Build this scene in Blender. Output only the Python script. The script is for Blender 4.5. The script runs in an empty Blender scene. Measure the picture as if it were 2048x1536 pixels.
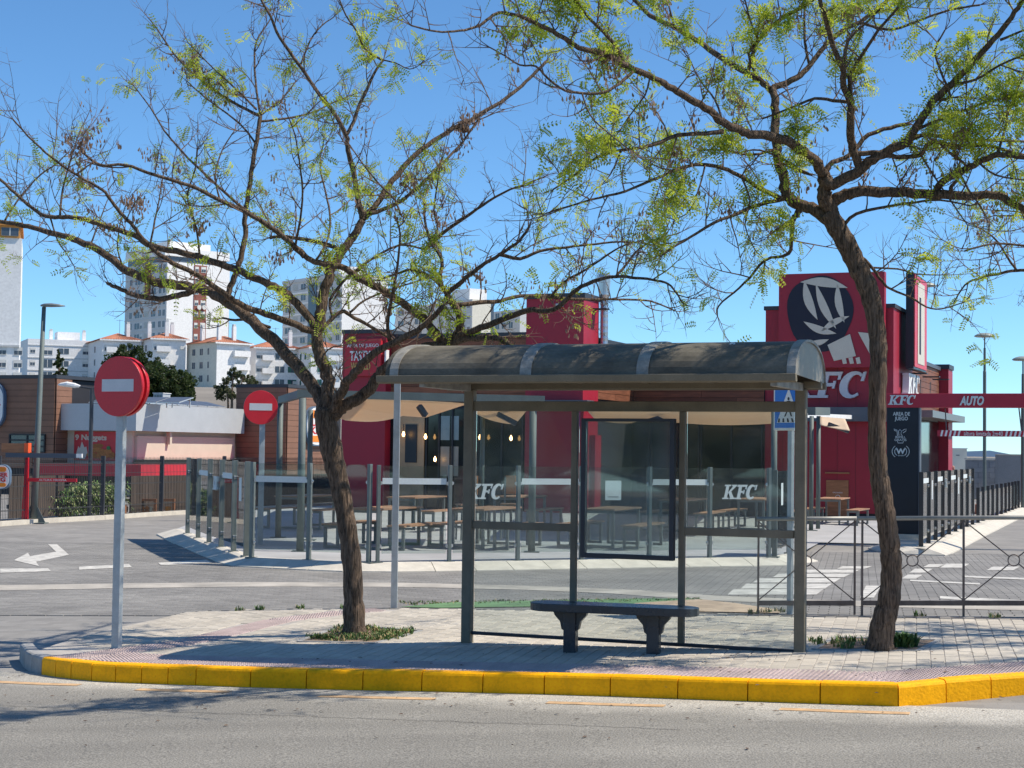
import bpy, bmesh, math, random
from mathutils import Vector, Matrix
from mathutils.geometry import tessellate_polygon
random.seed(7)
sc = bpy.context.scene
# ------------------------------------------------------------------ camera, sky, sun, exposure
FPX = 3300.0; CAMH = 1.95; PITCH = math.atan(132/FPX); ROLL = 0.0125
cam_d = bpy.data.cameras.new('camera'); cam = bpy.data.objects.new('camera', cam_d); sc.collection.objects.link(cam)
cam_d.sensor_width = 36; cam_d.lens = 36*FPX/2048; cam_d.clip_start = .1; cam_d.clip_end = 9000
RM = Matrix.Rotation(math.pi/2+PITCH, 3, 'X') @ Matrix.Rotation(ROLL, 3, 'Z')
cam.matrix_world = Matrix.Translation((0, 0, CAMH)) @ RM.to_4x4(); sc.camera = cam
SUN_EL = math.radians(53); SUN_AZ = math.radians(-2)
S = Vector((math.cos(SUN_EL)*math.cos(SUN_AZ), math.cos(SUN_EL)*math.sin(SUN_AZ), math.sin(SUN_EL)))
w = bpy.data.worlds.new('World'); sc.world = w; w.use_nodes = True
nt = w.node_tree; bg = nt.nodes['Background']; sky = nt.nodes.new('ShaderNodeTexSky')
sky.sky_type = 'NISHITA'; sky.sun_disc = False; sky.sun_elevation = SUN_EL; sky.sun_rotation = math.pi/2-SUN_AZ
sky.altitude = 0; sky.air_density = .7; sky.dust_density = 0; sky.ozone_density = 8
hs = nt.nodes.new('ShaderNodeHueSaturation'); hs.inputs['Saturation'].default_value = 1.0; nt.links.new(sky.outputs[0], hs.inputs['Color']); tn = nt.nodes.new('ShaderNodeMix'); tn.data_type = 'RGBA'; tn.blend_type = 'MULTIPLY'; tn.inputs[0].default_value = 1; tn.inputs[7].default_value = (.82, 1.01, 1.0, 1); nt.links.new(hs.outputs[0], tn.inputs[6]); nt.links.new(tn.outputs[2], bg.inputs[0]); bg.inputs[1].default_value = 0.128
sl = bpy.data.lights.new('sun', 'SUN'); so = bpy.data.objects.new('sun', sl); sc.collection.objects.link(so)
sl.energy = 4.25; sl.angle = math.radians(.53); sl.color = (1, .90, .765)
so.rotation_euler = S.to_track_quat('Z', 'Y').to_euler()
sc.view_settings.view_transform = 'Standard'; sc.view_settings.look = 'None'; sc.view_settings.exposure = 0.46; sc.view_settings.gamma = 1
sc.cycles.max_bounces = 8; sc.cycles.transparent_max_bounces = 24; sc.cycles.glossy_bounces = 4; sc.cycles.diffuse_bounces = 3
sc.cycles.use_denoising = True
# ------------------------------------------------------------------ places: street axes A (right), B (away), ground height
TH = math.atan(.40); A = Vector((math.cos(TH), -math.sin(TH), 0)); B = Vector((math.sin(TH), math.cos(TH), 0)); Z = Vector((0, 0, 1))
def ray(px, py): return RM @ Vector(((px-1024)/FPX, (768-py)/FPX, -1))
def at(px, py, Y):
    d = ray(px, py); return Vector((0, 0, CAMH)) + d*(Y/d.y)
def smooth(t): t = max(0, min(1, t)); return t*t*(3-2*t)
def G(x, y): return .032*max(-9, min(9, x))*(1-smooth((y-20)/9))
R0 = Vector((2.66, 15.1, 0))
def H(x, y):
    v = (x-R0.x)*B.x+(y-R0.y)*B.y
    h = G(x, y)-.17*(1-smooth((v+1.2)/3.4))
    return h
def TER(x, y):
    if y > 90 and x < 60: return 13*smooth((y-90)/230)*smooth((60-x)/60)
    return H(x, y)
def gp(px, py, fn=G):
    z = 0; d = ray(px, py)
    for _ in range(25):
        t = (z-CAMH)/d.z; x, y = d.x*t, d.y*t; z = fn(x, y)
    return Vector((x, y, z))
def zat(P, py):
    """height at which the vertical through P meets picture row py"""
    lo, hi = -3.0, 60.0
    for _ in range(40):
        m = (lo+hi)/2; q = RM.transposed() @ (Vector((P.x, P.y, m))-Vector((0, 0, CAMH)))
        y = 768-FPX*q.y/(-q.z)
        if y > py: lo = m
        else: hi = m
    return lo
class Fr:
    """local frame: u along the facade, v away from the street, z up"""
    def __init__(s, o, u=A, v=None):
        s.o = Vector((o.x, o.y, 0)); s.u = u.normalized(); s.v = (Vector((-s.u.y, s.u.x, 0)) if v is None else v); s.z0 = o.z
    def P(s, u, v, z): return s.o+s.u*u+s.v*v+Z*z
    def uz(s, px, py, v=0):
        d = ray(px, py); o = s.o+s.v*v; c = Vector((0, 0, CAMH))
        n = s.v; t = (o-c).dot(n)/d.dot(n); q = c+d*t
        return (q-o).dot(s.u), q.z
    def U(s, px, v=0, py=850): return s.uz(px, py, v)[0]
    def Zz(s, px, py, v=0): return s.uz(px, py, v)[1]
    def sh(s, u, v): return Fr(s.P(u, v, s.z0), s.u, s.v)
def root_col(): return sc.collection
# ------------------------------------------------------------------ materials
MATS = {}
def _n(nt, t, **k):
    n = nt.nodes.new(t)
    for a, b in k.items(): setattr(n, a, b)
    return n
def pm(name, col, rough=.6, metal=0, var=.12, scale=3., fine=60., bump=.15, spec=.5, fvar=.08, stretch=None, coat=0, emis=None):
    if name in MATS: return MATS[name]
    m = bpy.data.materials.new(name); m.use_nodes = True; nt = m.node_tree; b = nt.nodes['Principled BSDF']
    tc = _n(nt, 'ShaderNodeTexCoord'); mp = _n(nt, 'ShaderNodeMapping'); nt.links.new(tc.outputs['Object'], mp.inputs[0])
    if stretch: mp.inputs['Scale'].default_value = stretch
    n1 = _n(nt, 'ShaderNodeTexNoise'); n1.inputs['Scale'].default_value = scale; n1.inputs['Detail'].default_value = 6; n1.inputs['Roughness'].default_value = .6
    n2 = _n(nt, 'ShaderNodeTexNoise'); n2.inputs['Scale'].default_value = fine; n2.inputs['Detail'].default_value = 3
    nt.links.new(mp.outputs[0], n1.inputs[0]); nt.links.new(mp.outputs[0], n2.inputs[0])
    mr = _n(nt, 'ShaderNodeMapRange'); mr.inputs[1].default_value = .3; mr.inputs[2].default_value = .7; mr.inputs[3].default_value = 1-var; mr.inputs[4].default_value = 1+var
    m2 = _n(nt, 'ShaderNodeMapRange'); m2.inputs[1].default_value = .3; m2.inputs[2].default_value = .7; m2.inputs[3].default_value = 1-fvar; m2.inputs[4].default_value = 1+fvar
    nt.links.new(n1.outputs[0], mr.inputs[0]); nt.links.new(n2.outputs[0], m2.inputs[0])
    mu = _n(nt, 'ShaderNodeMath', operation='MULTIPLY'); nt.links.new(mr.outputs[0], mu.inputs[0]); nt.links.new(m2.outputs[0], mu.inputs[1])
    vm = _n(nt, 'ShaderNodeVectorMath', operation='SCALE'); vm.inputs[0].default_value = col; nt.links.new(mu.outputs[0], vm.inputs['Scale'])
    nt.links.new(vm.outputs[0], b.inputs['Base Color'])
    b.inputs['Roughness'].default_value = rough; b.inputs['Metallic'].default_value = metal; b.inputs['Specular IOR Level'].default_value = spec
    rr = _n(nt, 'ShaderNodeMapRange'); rr.inputs[3].default_value = max(0, rough-.1); rr.inputs[4].default_value = min(1, rough+.1); nt.links.new(n1.outputs[0], rr.inputs[0]); nt.links.new(rr.outputs[0], b.inputs['Roughness'])
    if bump:
        bp = _n(nt, 'ShaderNodeBump'); bp.inputs['Strength'].default_value = bump; bp.inputs['Distance'].default_value = .01
        nt.links.new(n2.outputs[0], bp.inputs['Height']); nt.links.new(bp.outputs[0], b.inputs['Normal'])
    if coat: b.inputs['Coat Weight'].default_value = coat
    if emis: b.inputs['Emission Color'].default_value = (*emis[:3], 1); b.inputs['Emission Strength'].default_value = emis[3]
    m['col'] = vm.name; m['mul'] = mu.name
    MATS[name] = m; return m
def objcol(m, amt=.25):
    """each piece its own shade: multiply by a per-object random"""
    nt = m.node_tree; oi = _n(nt, 'ShaderNodeObjectInfo'); mr = _n(nt, 'ShaderNodeMapRange'); mr.inputs[3].default_value = 1-amt; mr.inputs[4].default_value = 1+amt
    nt.links.new(oi.outputs['Random'], mr.inputs[0]); mu = nt.nodes[m['mul']]; vm = nt.nodes[m['col']]
    k = _n(nt, 'ShaderNodeMath', operation='MULTIPLY'); nt.links.new(mu.outputs[0], k.inputs[0]); nt.links.new(mr.outputs[0], k.inputs[1]); nt.links.new(k.outputs[0], vm.inputs['Scale'])
    return m
def attcol(m, att='shade'):
    nt = m.node_tree; at_ = _n(nt, 'ShaderNodeAttribute'); at_.attribute_name = att
    mu = nt.nodes[m['mul']]; vm = nt.nodes[m['col']]; k = _n(nt, 'ShaderNodeMath', operation='MULTIPLY')
    nt.links.new(mu.outputs[0], k.inputs[0]); nt.links.new(at_.outputs['Fac'], k.inputs[1]); nt.links.new(k.outputs[0], vm.inputs['Scale'])
    return m
def glass(name, tint=(.90, .935, .93), dirt=.032, rough=.02, dcol=(.5, .55, .55), refl=1.0):
    if name in MATS: return MATS[name]
    m = bpy.data.materials.new(name); m.use_nodes = True; nt = m.node_tree; nt.nodes.remove(nt.nodes['Principled BSDF']); out = nt.nodes['Material Output']
    tr = _n(nt, 'ShaderNodeBsdfTransparent'); tr.inputs[0].default_value = (*tint, 1)
    gl = _n(nt, 'ShaderNodeBsdfGlossy'); gl.inputs['Roughness'].default_value = rough; gl.inputs[0].default_value = (refl, refl, refl, 1)
    fr = _n(nt, 'ShaderNodeFresnel'); fr.inputs[0].default_value = 1.45
    mx = _n(nt, 'ShaderNodeMixShader'); nt.links.new(fr.outputs[0], mx.inputs[0]); nt.links.new(tr.outputs[0], mx.inputs[1]); nt.links.new(gl.outputs[0], mx.inputs[2])
    df = _n(nt, 'ShaderNodeBsdfDiffuse'); df.inputs[0].default_value = (*dcol, 1)
    tc = _n(nt, 'ShaderNodeTexCoord'); no = _n(nt, 'ShaderNodeTexNoise'); no.inputs['Scale'].default_value = 2.2; no.inputs['Detail'].default_value = 8; nt.links.new(tc.outputs['Object'], no.inputs[0])
    mr = _n(nt, 'ShaderNodeMapRange'); mr.inputs[1].default_value = .35; mr.inputs[2].default_value = .75; mr.inputs[3].default_value = dirt*.3; mr.inputs[4].default_value = dirt*2.2; nt.links.new(no.outputs[0], mr.inputs[0])
    m2 = _n(nt, 'ShaderNodeMixShader'); nt.links.new(mr.outputs[0], m2.inputs[0]); nt.links.new(mx.outputs[0], m2.inputs[1]); nt.links.new(df.outputs[0], m2.inputs[2])
    nt.links.new(m2.outputs[0], out.inputs[0]); MATS[name] = m; return m
# ------------------------------------------------------------------ mesh builder
class MB:
    def __init__(s): s.v = []; s.f = []; s.m = []; s.sh = []; s.cur = 0; s.shade = 1.0
    def add(s, vs, fs):
        n = len(s.v); s.v += [tuple(v) for v in vs]
        for f in fs: s.f.append(tuple(n+i for i in f)); s.m.append(s.cur); s.sh.append(s.shade)
        return s
    def hexa(s, p):  # 8 points: bottom 4 ccw, top 4 ccw
        return s.add(p, [(3, 2, 1, 0), (4, 5, 6, 7), (0, 1, 5, 4), (1, 2, 6, 5), (2, 3, 7, 6), (3, 0, 4, 7)])
    def fb(s, fr, u0, u1, v0, v1, z0, z1):
        if u0 > u1: u0, u1 = u1, u0
        if v0 > v1: v0, v1 = v1, v0
        if z0 > z1: z0, z1 = z1, z0
        P = fr.P; return s.hexa([P(u0, v0, z0), P(u1, v0, z0), P(u1, v1, z0), P(u0, v1, z0), P(u0, v0, z1), P(u1, v0, z1), P(u1, v1, z1), P(u0, v1, z1)])
    def prism(s, pts, ex):  # polygon pts extruded by vector ex
        pts = [Vector(p) for p in pts]; n = len(pts); ex = Vector(ex)
        nv = Vector((0, 0, 0))
        for i in range(n): nv += pts[i].cross(pts[(i+1) % n])
        if nv.dot(ex) > 0: pts.reverse()
        tri = tessellate_polygon([pts]); fs = []
        for t in tri:
            a, b, c = [pts[i] for i in t]; k = (b-a).cross(c-a)
            t = tuple(t) if k.dot(-ex) > 0 else tuple(reversed(t))
            fs.append(t); fs.append(tuple(n+i for i in reversed(t)))
        for i in range(n): j = (i+1) % n; fs.append((i, n+i, n+j, j))
        return s.add(pts+[p+ex for p in pts], fs)
    def bar(s, p, q, w, h=None, up=Z):
        h = h or w; p = Vector(p); q = Vector(q); d = (q-p).normalized(); x = d.cross(up)
        if x.length < 1e-4: x = d.cross(Vector((1, 0, 0)))
        x.normalize(); y = x.cross(d).normalized(); x = x*w/2; y = y*h/2
        a = [p-x-y, p+x-y, p+x+y, p-x+y]; b = [c+(q-p) for c in a]
        return s.add(a+b, [(0, 1, 2, 3), (7, 6, 5, 4), (4, 5, 1, 0), (5, 6, 2, 1), (6, 7, 3, 2), (7, 4, 0, 3)])
    def tube(s, pts, rs, n=8, cap=True, jit=0):
        pts = [Vector(p) for p in pts]
        if not isinstance(rs, (list, tuple)): rs = [rs]*len(pts)
        base = len(s.v); t = (pts[1]-pts[0]).normalized(); x = t.cross(Vector((.31, .9, .2))).normalized(); vs = []
        for i, p in enumerate(pts):
            t = (pts[min(i+1, len(pts)-1)]-pts[max(i-1, 0)]).normalized()
            x = (x-t*x.dot(t)).normalized(); y = t.cross(x)
            for k in range(n):
                a = 2*math.pi*k/n; r = rs[i]*(1+(random.uniform(-jit, jit) if jit else 0)); vs.append(p+x*math.cos(a)*r+y*math.sin(a)*r)
        fs = []
        for i in range(len(pts)-1):
            for k in range(n): a = i*n+k; b = i*n+(k+1) % n; fs.append((a, b, b+n, a+n))
        if cap: fs.append(tuple(range(n-1, -1, -1))); fs.append(tuple(len(vs)-n+k for k in range(n)))
        return s.add(vs, fs)
    def disc(s, c, nrm, r, th, n=48, up=Z):
        nrm = Vector(nrm).normalized(); x = up.cross(nrm).normalized(); y = nrm.cross(x); c = Vector(c)
        a = [c+x*r*math.cos(2*math.pi*i/n)+y*r*math.sin(2*math.pi*i/n) for i in range(n)]
        b = [p-nrm*th for p in a]
        return s.add(a+b, [tuple(range(n)), tuple(range(2*n-1, n-1, -1))]+[(i, n+i, n+(i+1) % n, (i+1) % n) for i in range(n)])
    def build(s, name, mat, parent=None, smooth=False, bevel=0, kind=None, label=None):
        me = bpy.data.meshes.new(name); off = parent_loc(parent)
        me.from_pydata([(x-off.x, y-off.y, z-off.z) for x, y, z in s.v], [], s.f)
        mats = mat if isinstance(mat, (list, tuple)) else [mat]
        for m in mats: me.materials.append(m)
        if len(mats) > 1: me.polygons.foreach_set('material_index', s.m)
        if any(x != 1.0 for x in s.sh):
            a = me.attributes.new('shade', 'FLOAT', 'FACE'); a.data.foreach_set('value', s.sh)
        if smooth: me.shade_smooth()
        me.update(); o = bpy.data.objects.new(name, me); sc.collection.objects.link(o)
        if parent: o.parent = parent
        if bevel:
            bv = o.modifiers.new('bevel', 'BEVEL'); bv.width = bevel; bv.segments = 2; bv.limit_method = 'ANGLE'
        if kind: o['kind'] = kind
        if label: o['label'] = label
        return o
def parent_loc(p):
    v = Vector((0, 0, 0))
    while p: v += p.location; p = p.parent
    return v
def thing(name, label, cat, loc=(0, 0, 0), group=None):
    o = bpy.data.objects.new(name, None); sc.collection.objects.link(o); o.location = loc; o.empty_display_size = .1
    o['label'] = label; o['category'] = cat
    if group: o['group'] = group
    return o
def tag(o, label, cat, group=None, kind=None):
    o['label'] = label; o['category'] = cat
    if group: o['group'] = group
    if kind: o['kind'] = kind
    return o
def kids(o): return [c for c in bpy.data.objects if c.parent == o]
def copy_tree(o, parent=None, ch=None):
    c = o.copy(); sc.collection.objects.link(c); c.parent = parent
    for k in (ch[o] if ch else kids(o)): copy_tree(k, c, ch)
    return c
def text(body, fr, u0, u1, z0, z1, v, mat, parent, name='lettering', ex=.01, shear=0., off=0.0, mirror=False, spacing=1.0):
    cu = bpy.data.curves.new('t', 'FONT'); cu.body = body; cu.size = 1; cu.extrude = .02; cu.shear = shear; cu.offset = off; cu.align_x = 'CENTER'; cu.resolution_u = 3
    cu.space_character = spacing; cu.space_line = .9
    o = bpy.data.objects.new('t', cu); sc.collection.objects.link(o); dg = bpy.context.evaluated_depsgraph_get(); me = bpy.data.meshes.new_from_object(o.evaluated_get(dg))
    bpy.data.objects.remove(o); vs = [v_.co.copy() for v_ in me.vertices]
    x0 = min(p.x for p in vs); x1 = max(p.x for p in vs); y0 = min(p.y for p in vs); y1 = max(p.y for p in vs)
    offp = parent_loc(parent)
    for q, p in zip(me.vertices, vs):
        a = (p.x-x0)/(x1-x0); a = 1-a if mirror else a
        q.co = fr.P(u0+(u1-u0)*a, v-(ex if p.z > 0 else 0), z0+(z1-z0)*(p.y-y0)/(y1-y0))-offp
    me.materials.clear(); me.materials.append(mat); me.name = name
    ob = bpy.data.objects.new(name, me); sc.collection.objects.link(ob); ob.parent = parent
    return ob
def kfc(fr, u0, u1, z0, z1, v, mat, parent, ex=.03, mirror=False, name='lettering'):
    W = u1-u0; Hh = z1-z0; sh = .22*Hh
    mb = MB(); k = [0]
    def poly(ps, d=0):
        k[0] += 1; e = ex+.0012*k[0]; q = []
        for x, y in ps:
            x = x*(W-sh)+y*sh; x = W-x if mirror else x
            q.append(fr.P(u0+x, v, z0+y*Hh))
        mb.prism(q, -fr.v*e)
    # K
    poly([(.05, 0), (.14, 0), (.14, 1), (.05, 1)]); poly([(0, .9), (.19, .9), (.19, 1), (0, 1)]); poly([(0, 0), (.19, 0), (.19, .1), (0, .1)])
    poly([(.13, .42), (.26, .9), (.36, .9), (.17, .38)]); poly([(.22, .9), (.37, .9), (.37, 1), (.22, 1)])
    poly([(.15, .5), (.21, .6), (.37, 0), (.25, 0)]); poly([(.22, 0), (.40, 0), (.40, .1), (.22, .1)])
    # F
    poly([(.44, 0), (.53, 0), (.53, 1), (.44, 1)]); poly([(.39, .86), (.68, .86), (.69, 1), (.39, 1)]); poly([(.52, .44), (.62, .44), (.62, .57), (.52, .57)])
    poly([(.39, 0), (.57, 0), (.57, .1), (.39, .1)]); poly([(.645, .7), (.68, .7), (.68, .87), (.645, .87)]); poly([(.60, .36), (.63, .36), (.63, .65), (.60, .65)])
    # C
    n = 14; cx, cy = .84, .5
    for i in range(n):
        a0 = math.radians(50+i*260/n); a1 = math.radians(50+(i+1)*260/n)
        def rr(a): t = 1+.0*math.cos(a); return t
        def o(a): return (cx+.155*math.cos(a), cy+.52*math.sin(a))
        def ii(a): return (cx+.028+.085*math.cos(a), cy+.39*math.sin(a))
        poly([o(a0), o(a1), ii(a1), ii(a0)])
    poly([(.93, .64), (.965, .64), (.975, 1.0), (.94, .98)])
    return mb.build(name, mat, parent)
def curve_pts(pts, n):
    """Catmull-Rom through pts"""
    out = []
    P = [pts[0]]+list(pts)+[pts[-1]]
    for i in range(1, len(P)-2):
        p0, p1, p2, p3 = P[i-1:i+3]
        for k in range(n):
            t = k/n; out.append(.5*((2*p1)+(p2-p0)*t+(2*p0-5*p1+4*p2-p3)*t*t+(3*p1-p0-3*p2+p3)*t**3))
    out.append(P[-2]); return out
def in_poly(x, y, poly):
    c = False; n = len(poly)
    for i in range(n):
        x0, y0 = poly[i]; x1, y1 = poly[i-1]
        if (y0 > y) != (y1 > y) and x < (x1-x0)*(y-y0)/(y1-y0)+x0: c = not c
    return c
# ------------------------------------------------------------------ materials used all over
M_galv = pm('galvanised_steel', (.40, .44, .46), .5, .35, .15, 6, 120, .08)
M_brown = pm('bronze_metal', (.19, .168, .122), .65, 0, .18, 4, 90, .05, spec=.3)
M_grey = pm('grey_metal', (.20, .22, .22), .45, .3, .1, 5, 80, .04)
M_dark = pm('dark_metal', (.035, .04, .05), .45, .2, .15, 5, 80, .04)
M_white = pm('white_paint', (.78, .79, .78), .5, 0, .05, 3, 50, .03)
M_red = pm('red_panel', (.33, .014, .035), .5, 0, .05, 1.5, 60, .03)
M_redp = pm('red_paint', (.62, .02, .035), .4, 0, .06, 4, 80, .02)
M_yel = pm('yellow_paint', (.97, .45, .004), .6, 0, .12, 7, 40, .4, fvar=.10, spec=.15)
def chip(m, col, lo, hi, scale):
    nt = m.node_tree; b = nt.nodes['Principled BSDF']; vm = nt.nodes[m['col']]; tc = _n(nt, 'ShaderNodeTexCoord'); no = _n(nt, 'ShaderNodeTexNoise'); no.inputs['Scale'].default_value = scale; no.inputs['Detail'].default_value = 9; no.inputs['Roughness'].default_value = .7; nt.links.new(tc.outputs['Object'], no.inputs[0])
    mr = _n(nt, 'ShaderNodeMapRange'); mr.inputs[1].default_value = lo; mr.inputs[2].default_value = hi; nt.links.new(no.outputs[0], mr.inputs[0]); mx = _n(nt, 'ShaderNodeMix', data_type='RGBA'); nt.links.new(mr.outputs[0], mx.inputs[0]); nt.links.new(vm.outputs[0], mx.inputs[6]); mx.inputs[7].default_value = (*col, 1); nt.links.new(mx.outputs[2], b.inputs['Base Color']); return m
chip(M_yel, (.42, .25, .06), .64, .70, 5)
M_kerbc = pm('kerb_concrete', (.33, .33, .32), .9, 0, .2, 6, 80, .4)
M_conc = pm('pale_concrete', (.56, .53, .46), .9, 0, .14, 4, 70, .3)
M_wood = pm('warm_wood', (.36, .155, .07), .6, 0, .25, 3, 40, .1, stretch=(1, 1, 8))
M_blackp = pm('black_panel', (.006, .012, .022), .35, 0, .1, 2, 50, .02)
M_glass = glass('clear_glass'); M_gl2 = glass('fence_glass', (.84, .89, .88), .022)
# ------------------------------------------------------------------ ground sheets
def grid(name, mat, us, vs, zf, frame=None, kind='structure'):
    mb = MB(); nu = len(us)
    for v in vs:
        for u in us:
            p = frame.P(u, v, 0) if frame else Vector((u, v, 0)); mb.v.append((p.x, p.y, zf(p.x, p.y)))
    for j in range(len(vs)-1):
        for i in range(nu-1): a = j*nu+i; mb.f.append((a, a+1, a+nu+1, a+nu)); mb.m.append(0); mb.sh.append(1.0)
    o = mb.build(name, mat); o['kind'] = kind; return o
def frange(a, b, s): n = int(round((b-a)/s)); return [a+(b-a)*i/n for i in range(n+1)]
M_earth = pm('far_ground', (.22, .20, .17), .95, 0, .3, .05, 2, .3)
grid('ground', M_earth, [-600, -300, -150, -80, -40, -20, 0, 20, 40, 60, 100, 200, 500, 1200], [-60, -20, 0, 20, 50, 90, 120, 150, 180, 210, 240, 270, 300, 330, 500, 1200, 4000], lambda x, y: TER(x, y)-.35 if y < 80 else TER(x, y)-.06)
KF = Fr(R0)
R0p = gp(1600, 1303)
KF = Fr(R0p)                                            # street frame: origin at the foot of the shelter's right post
# asphalt
def asphalt():
    m = pm('asphalt', (.232, .222, .195), .85, 0, .10, .5, 70, .7, fvar=.5); nt = m.node_tree
    tc = _n(nt, 'ShaderNodeTexCoord'); mp = _n(nt, 'ShaderNodeMapping'); mp.inputs['Rotation'].default_value = (0, 0, TH); nt.links.new(tc.outputs['Object'], mp.inputs[0])
    sp = _n(nt, 'ShaderNodeSeparateXYZ'); nt.links.new(mp.outputs[0], sp.inputs[0])
    no = _n(nt, 'ShaderNodeTexNoise'); no.inputs['Scale'].default_value = 1.6; no.inputs['Detail'].default_value = 7; nt.links.new(tc.outputs['Object'], no.inputs[0])
    ad = _n(nt, 'ShaderNodeMath', operation='MULTIPLY_ADD'); ad.inputs[1].default_value = .9; nt.links.new(no.outputs[0], ad.inputs[0]); nt.links.new(sp.outputs[1], ad.inputs[2])
    vk = (KF.o.dot(B)-2.55)
    mr = _n(nt, 'ShaderNodeMapRange'); mr.inputs[1].default_value = vk-.35+.45; mr.inputs[2].default_value = vk+.25+.45; mr.inputs[3].default_value = 1.0; mr.inputs[4].default_value = 1.9; nt.links.new(ad.outputs[0], mr.inputs[0])
    # long worn bands along the street
    n3 = _n(nt, 'ShaderNodeTexNoise'); n3.inputs['Scale'].default_value = 1; n3.inputs['Detail'].default_value = 5; m3 = _n(nt, 'ShaderNodeMapping'); m3.inputs['Rotation'].default_value = (0, 0, TH); m3.inputs['Scale'].default_value = (.12, 1.6, 1)
    nt.links.new(tc.outputs['Object'], m3.inputs[0]); nt.links.new(m3.outputs[0], n3.inputs[0])
    r3 = _n(nt, 'ShaderNodeMapRange'); r3.inputs[1].default_value = .3; r3.inputs[2].default_value = .7; r3.inputs[3].default_value = .86; r3.inputs[4].default_value = 1.12; nt.links.new(n3.outputs[0], r3.inputs[0])
    k = _n(nt, 'ShaderNodeMath', operation='MULTIPLY'); nt.links.new(mr.outputs[0], k.inputs[0]); nt.links.new(r3.outputs[0], k.inputs[1])
    k2 = _n(nt, 'ShaderNodeMath', operation='MULTIPLY'); nt.links.new(nt.nodes[m['mul']].outputs[0], k2.inputs[0]); nt.links.new(k.outputs[0], k2.inputs[1])
    nt.links.new(k2.outputs[0], nt.nodes[m['col']].inputs['Scale']); return m
M_asph = asphalt()
grid('road', M_asph, frange(-60, 60, 1), frange(-22, -1.9, .5), H, KF)
def paving(name, col, sx, sy, mortar=.004, streak=True):
    m = pm(name, col, .85, 0, .16, .7, 60, .2); nt = m.node_tree; b = nt.nodes['Principled BSDF']
    tc = _n(nt, 'ShaderNodeTexCoord'); mp = _n(nt, 'ShaderNodeMapping'); mp.inputs['Rotation'].default_value = (0, 0, math.radians(12)); nt.links.new(tc.outputs['Object'], mp.inputs[0])
    br = _n(nt, 'ShaderNodeTexBrick'); br.inputs['Scale'].default_value = 1; br.inputs['Brick Width'].default_value = sx; br.inputs['Row Height'].default_value = sy; br.inputs['Mortar Size'].default_value = mortar
    br.inputs['Color1'].default_value = (.86, .86, .86, 1); br.inputs['Color2'].default_value = (1.1, 1.1, 1.1, 1); br.inputs['Mortar'].default_value = (.9, .9, .9, 1)
    nt.links.new(mp.outputs[0], br.inputs[0]); vm = nt.nodes[m['col']]
    mx = _n(nt, 'ShaderNodeVectorMath', operation='MULTIPLY'); nt.links.new(vm.outputs[0], mx.inputs[0]); nt.links.new(br.outputs[0], mx.inputs[1]); nt.links.new(mx.outputs[0], b.inputs['Base Color'])
    return m
M_lane = paving('worn_block_paving', (.25, .242, .226), .24, .12)
grid('lane', M_lane, frange(-60, 60, 1), frange(-1.9, 3.1, .2)+frange(3.5, 7, .5)+frange(8, 75, 1), lambda x, y: H(x, y)-.012, KF)
# ------------------------------------------------------------------ kerb: one painted stone after another
kb = [(38, 1318), (48, 1334), (62, 1343), (82, 1349), (110, 1354), (141, 1358), (182, 1362), (230, 1365), (282, 1367), (335, 1369), (391, 1371), (500, 1375), (612, 1378), (725, 1381), (843, 1383), (965, 1386), (1088, 1389), (1220, 1393), (1355, 1398), (1495, 1403), (1640, 1408), (1797, 1413), (1893, 1403), (1983, 1394), (2080, 1384), (2190, 1372), (2310, 1358)]
kp = [gp(x, y, H) for x, y in kb]
kerb = bpy.data.objects.new('kerb', None); sc.collection.objects.link(kerb); kerb['kind'] = 'structure'
def inward(i):
    a = (kp[min(i+1, len(kp)-1)]-kp[max(i-1, 0)]); a.z = 0; n = Vector((-a.y, a.x, 0)).normalized()
    if 0 < i < len(kp)-1:
        d = (kp[i]-kp[i-1]); d.z = 0; n2 = Vector((-d.y, d.x, 0)).normalized(); return n/max(.5, n.dot(n2))
    return n
kin = []
for i, p in enumerate(kp):
    q = p+inward(i)*.14; kin.append(Vector((q.x, q.y, G(q.x, q.y))))
for i in range(len(kp)-1):
    p, q = kp[i], kp[i+1]; pi, qi = kin[i], kin[i+1]; g = .005/max(.1, (q-p).length)
    a = p.lerp(q, g); b = q.lerp(p, g); ai = pi.lerp(qi, g); bi = qi.lerp(pi, g); mb = MB()
    j = random.uniform(-.003, .003)
    for s0, s1 in ((a, ai), (b, bi)):
        zt = G(s0.x, s0.y)+.006+j; n = (s1-s0); n.z = 0; n.normalize()
        pr = [(0, -.12), (.006, zt-s0.z-.03), (.016, zt-s0.z-.012), (.034, zt-s0.z-.002), (.134, zt-s0.z), (.134, -.12)]
        mb.v += [tuple(s0+n*x+Z*z) for x, z in pr]
    mb.f = [(k, k+6, (k+1) % 6+6, (k+1) % 6) for k in range(6)]+[tuple(range(6)), tuple(range(11, 5, -1))]; mb.m = [0]*8; mb.sh = [1.0]*8
    mb.build('kerb_stone', M_yel if i >= 3 else M_kerbc, kerb)
# the overgrown bank across the street, seen only as a dark reflection in the windows
M_bank = pm('overgrown_bank', (.05, .065, .03), .95, 0, .4, .6, 3, .5)
grid('hillside', M_bank, frange(-90, 90, 3), frange(-50, -27, 1.5), lambda x, y: .2+7*smooth((-y-26)/14)+.9*math.sin(x*.8+y)+.6*math.sin(x*1.9-y*.7))
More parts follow.
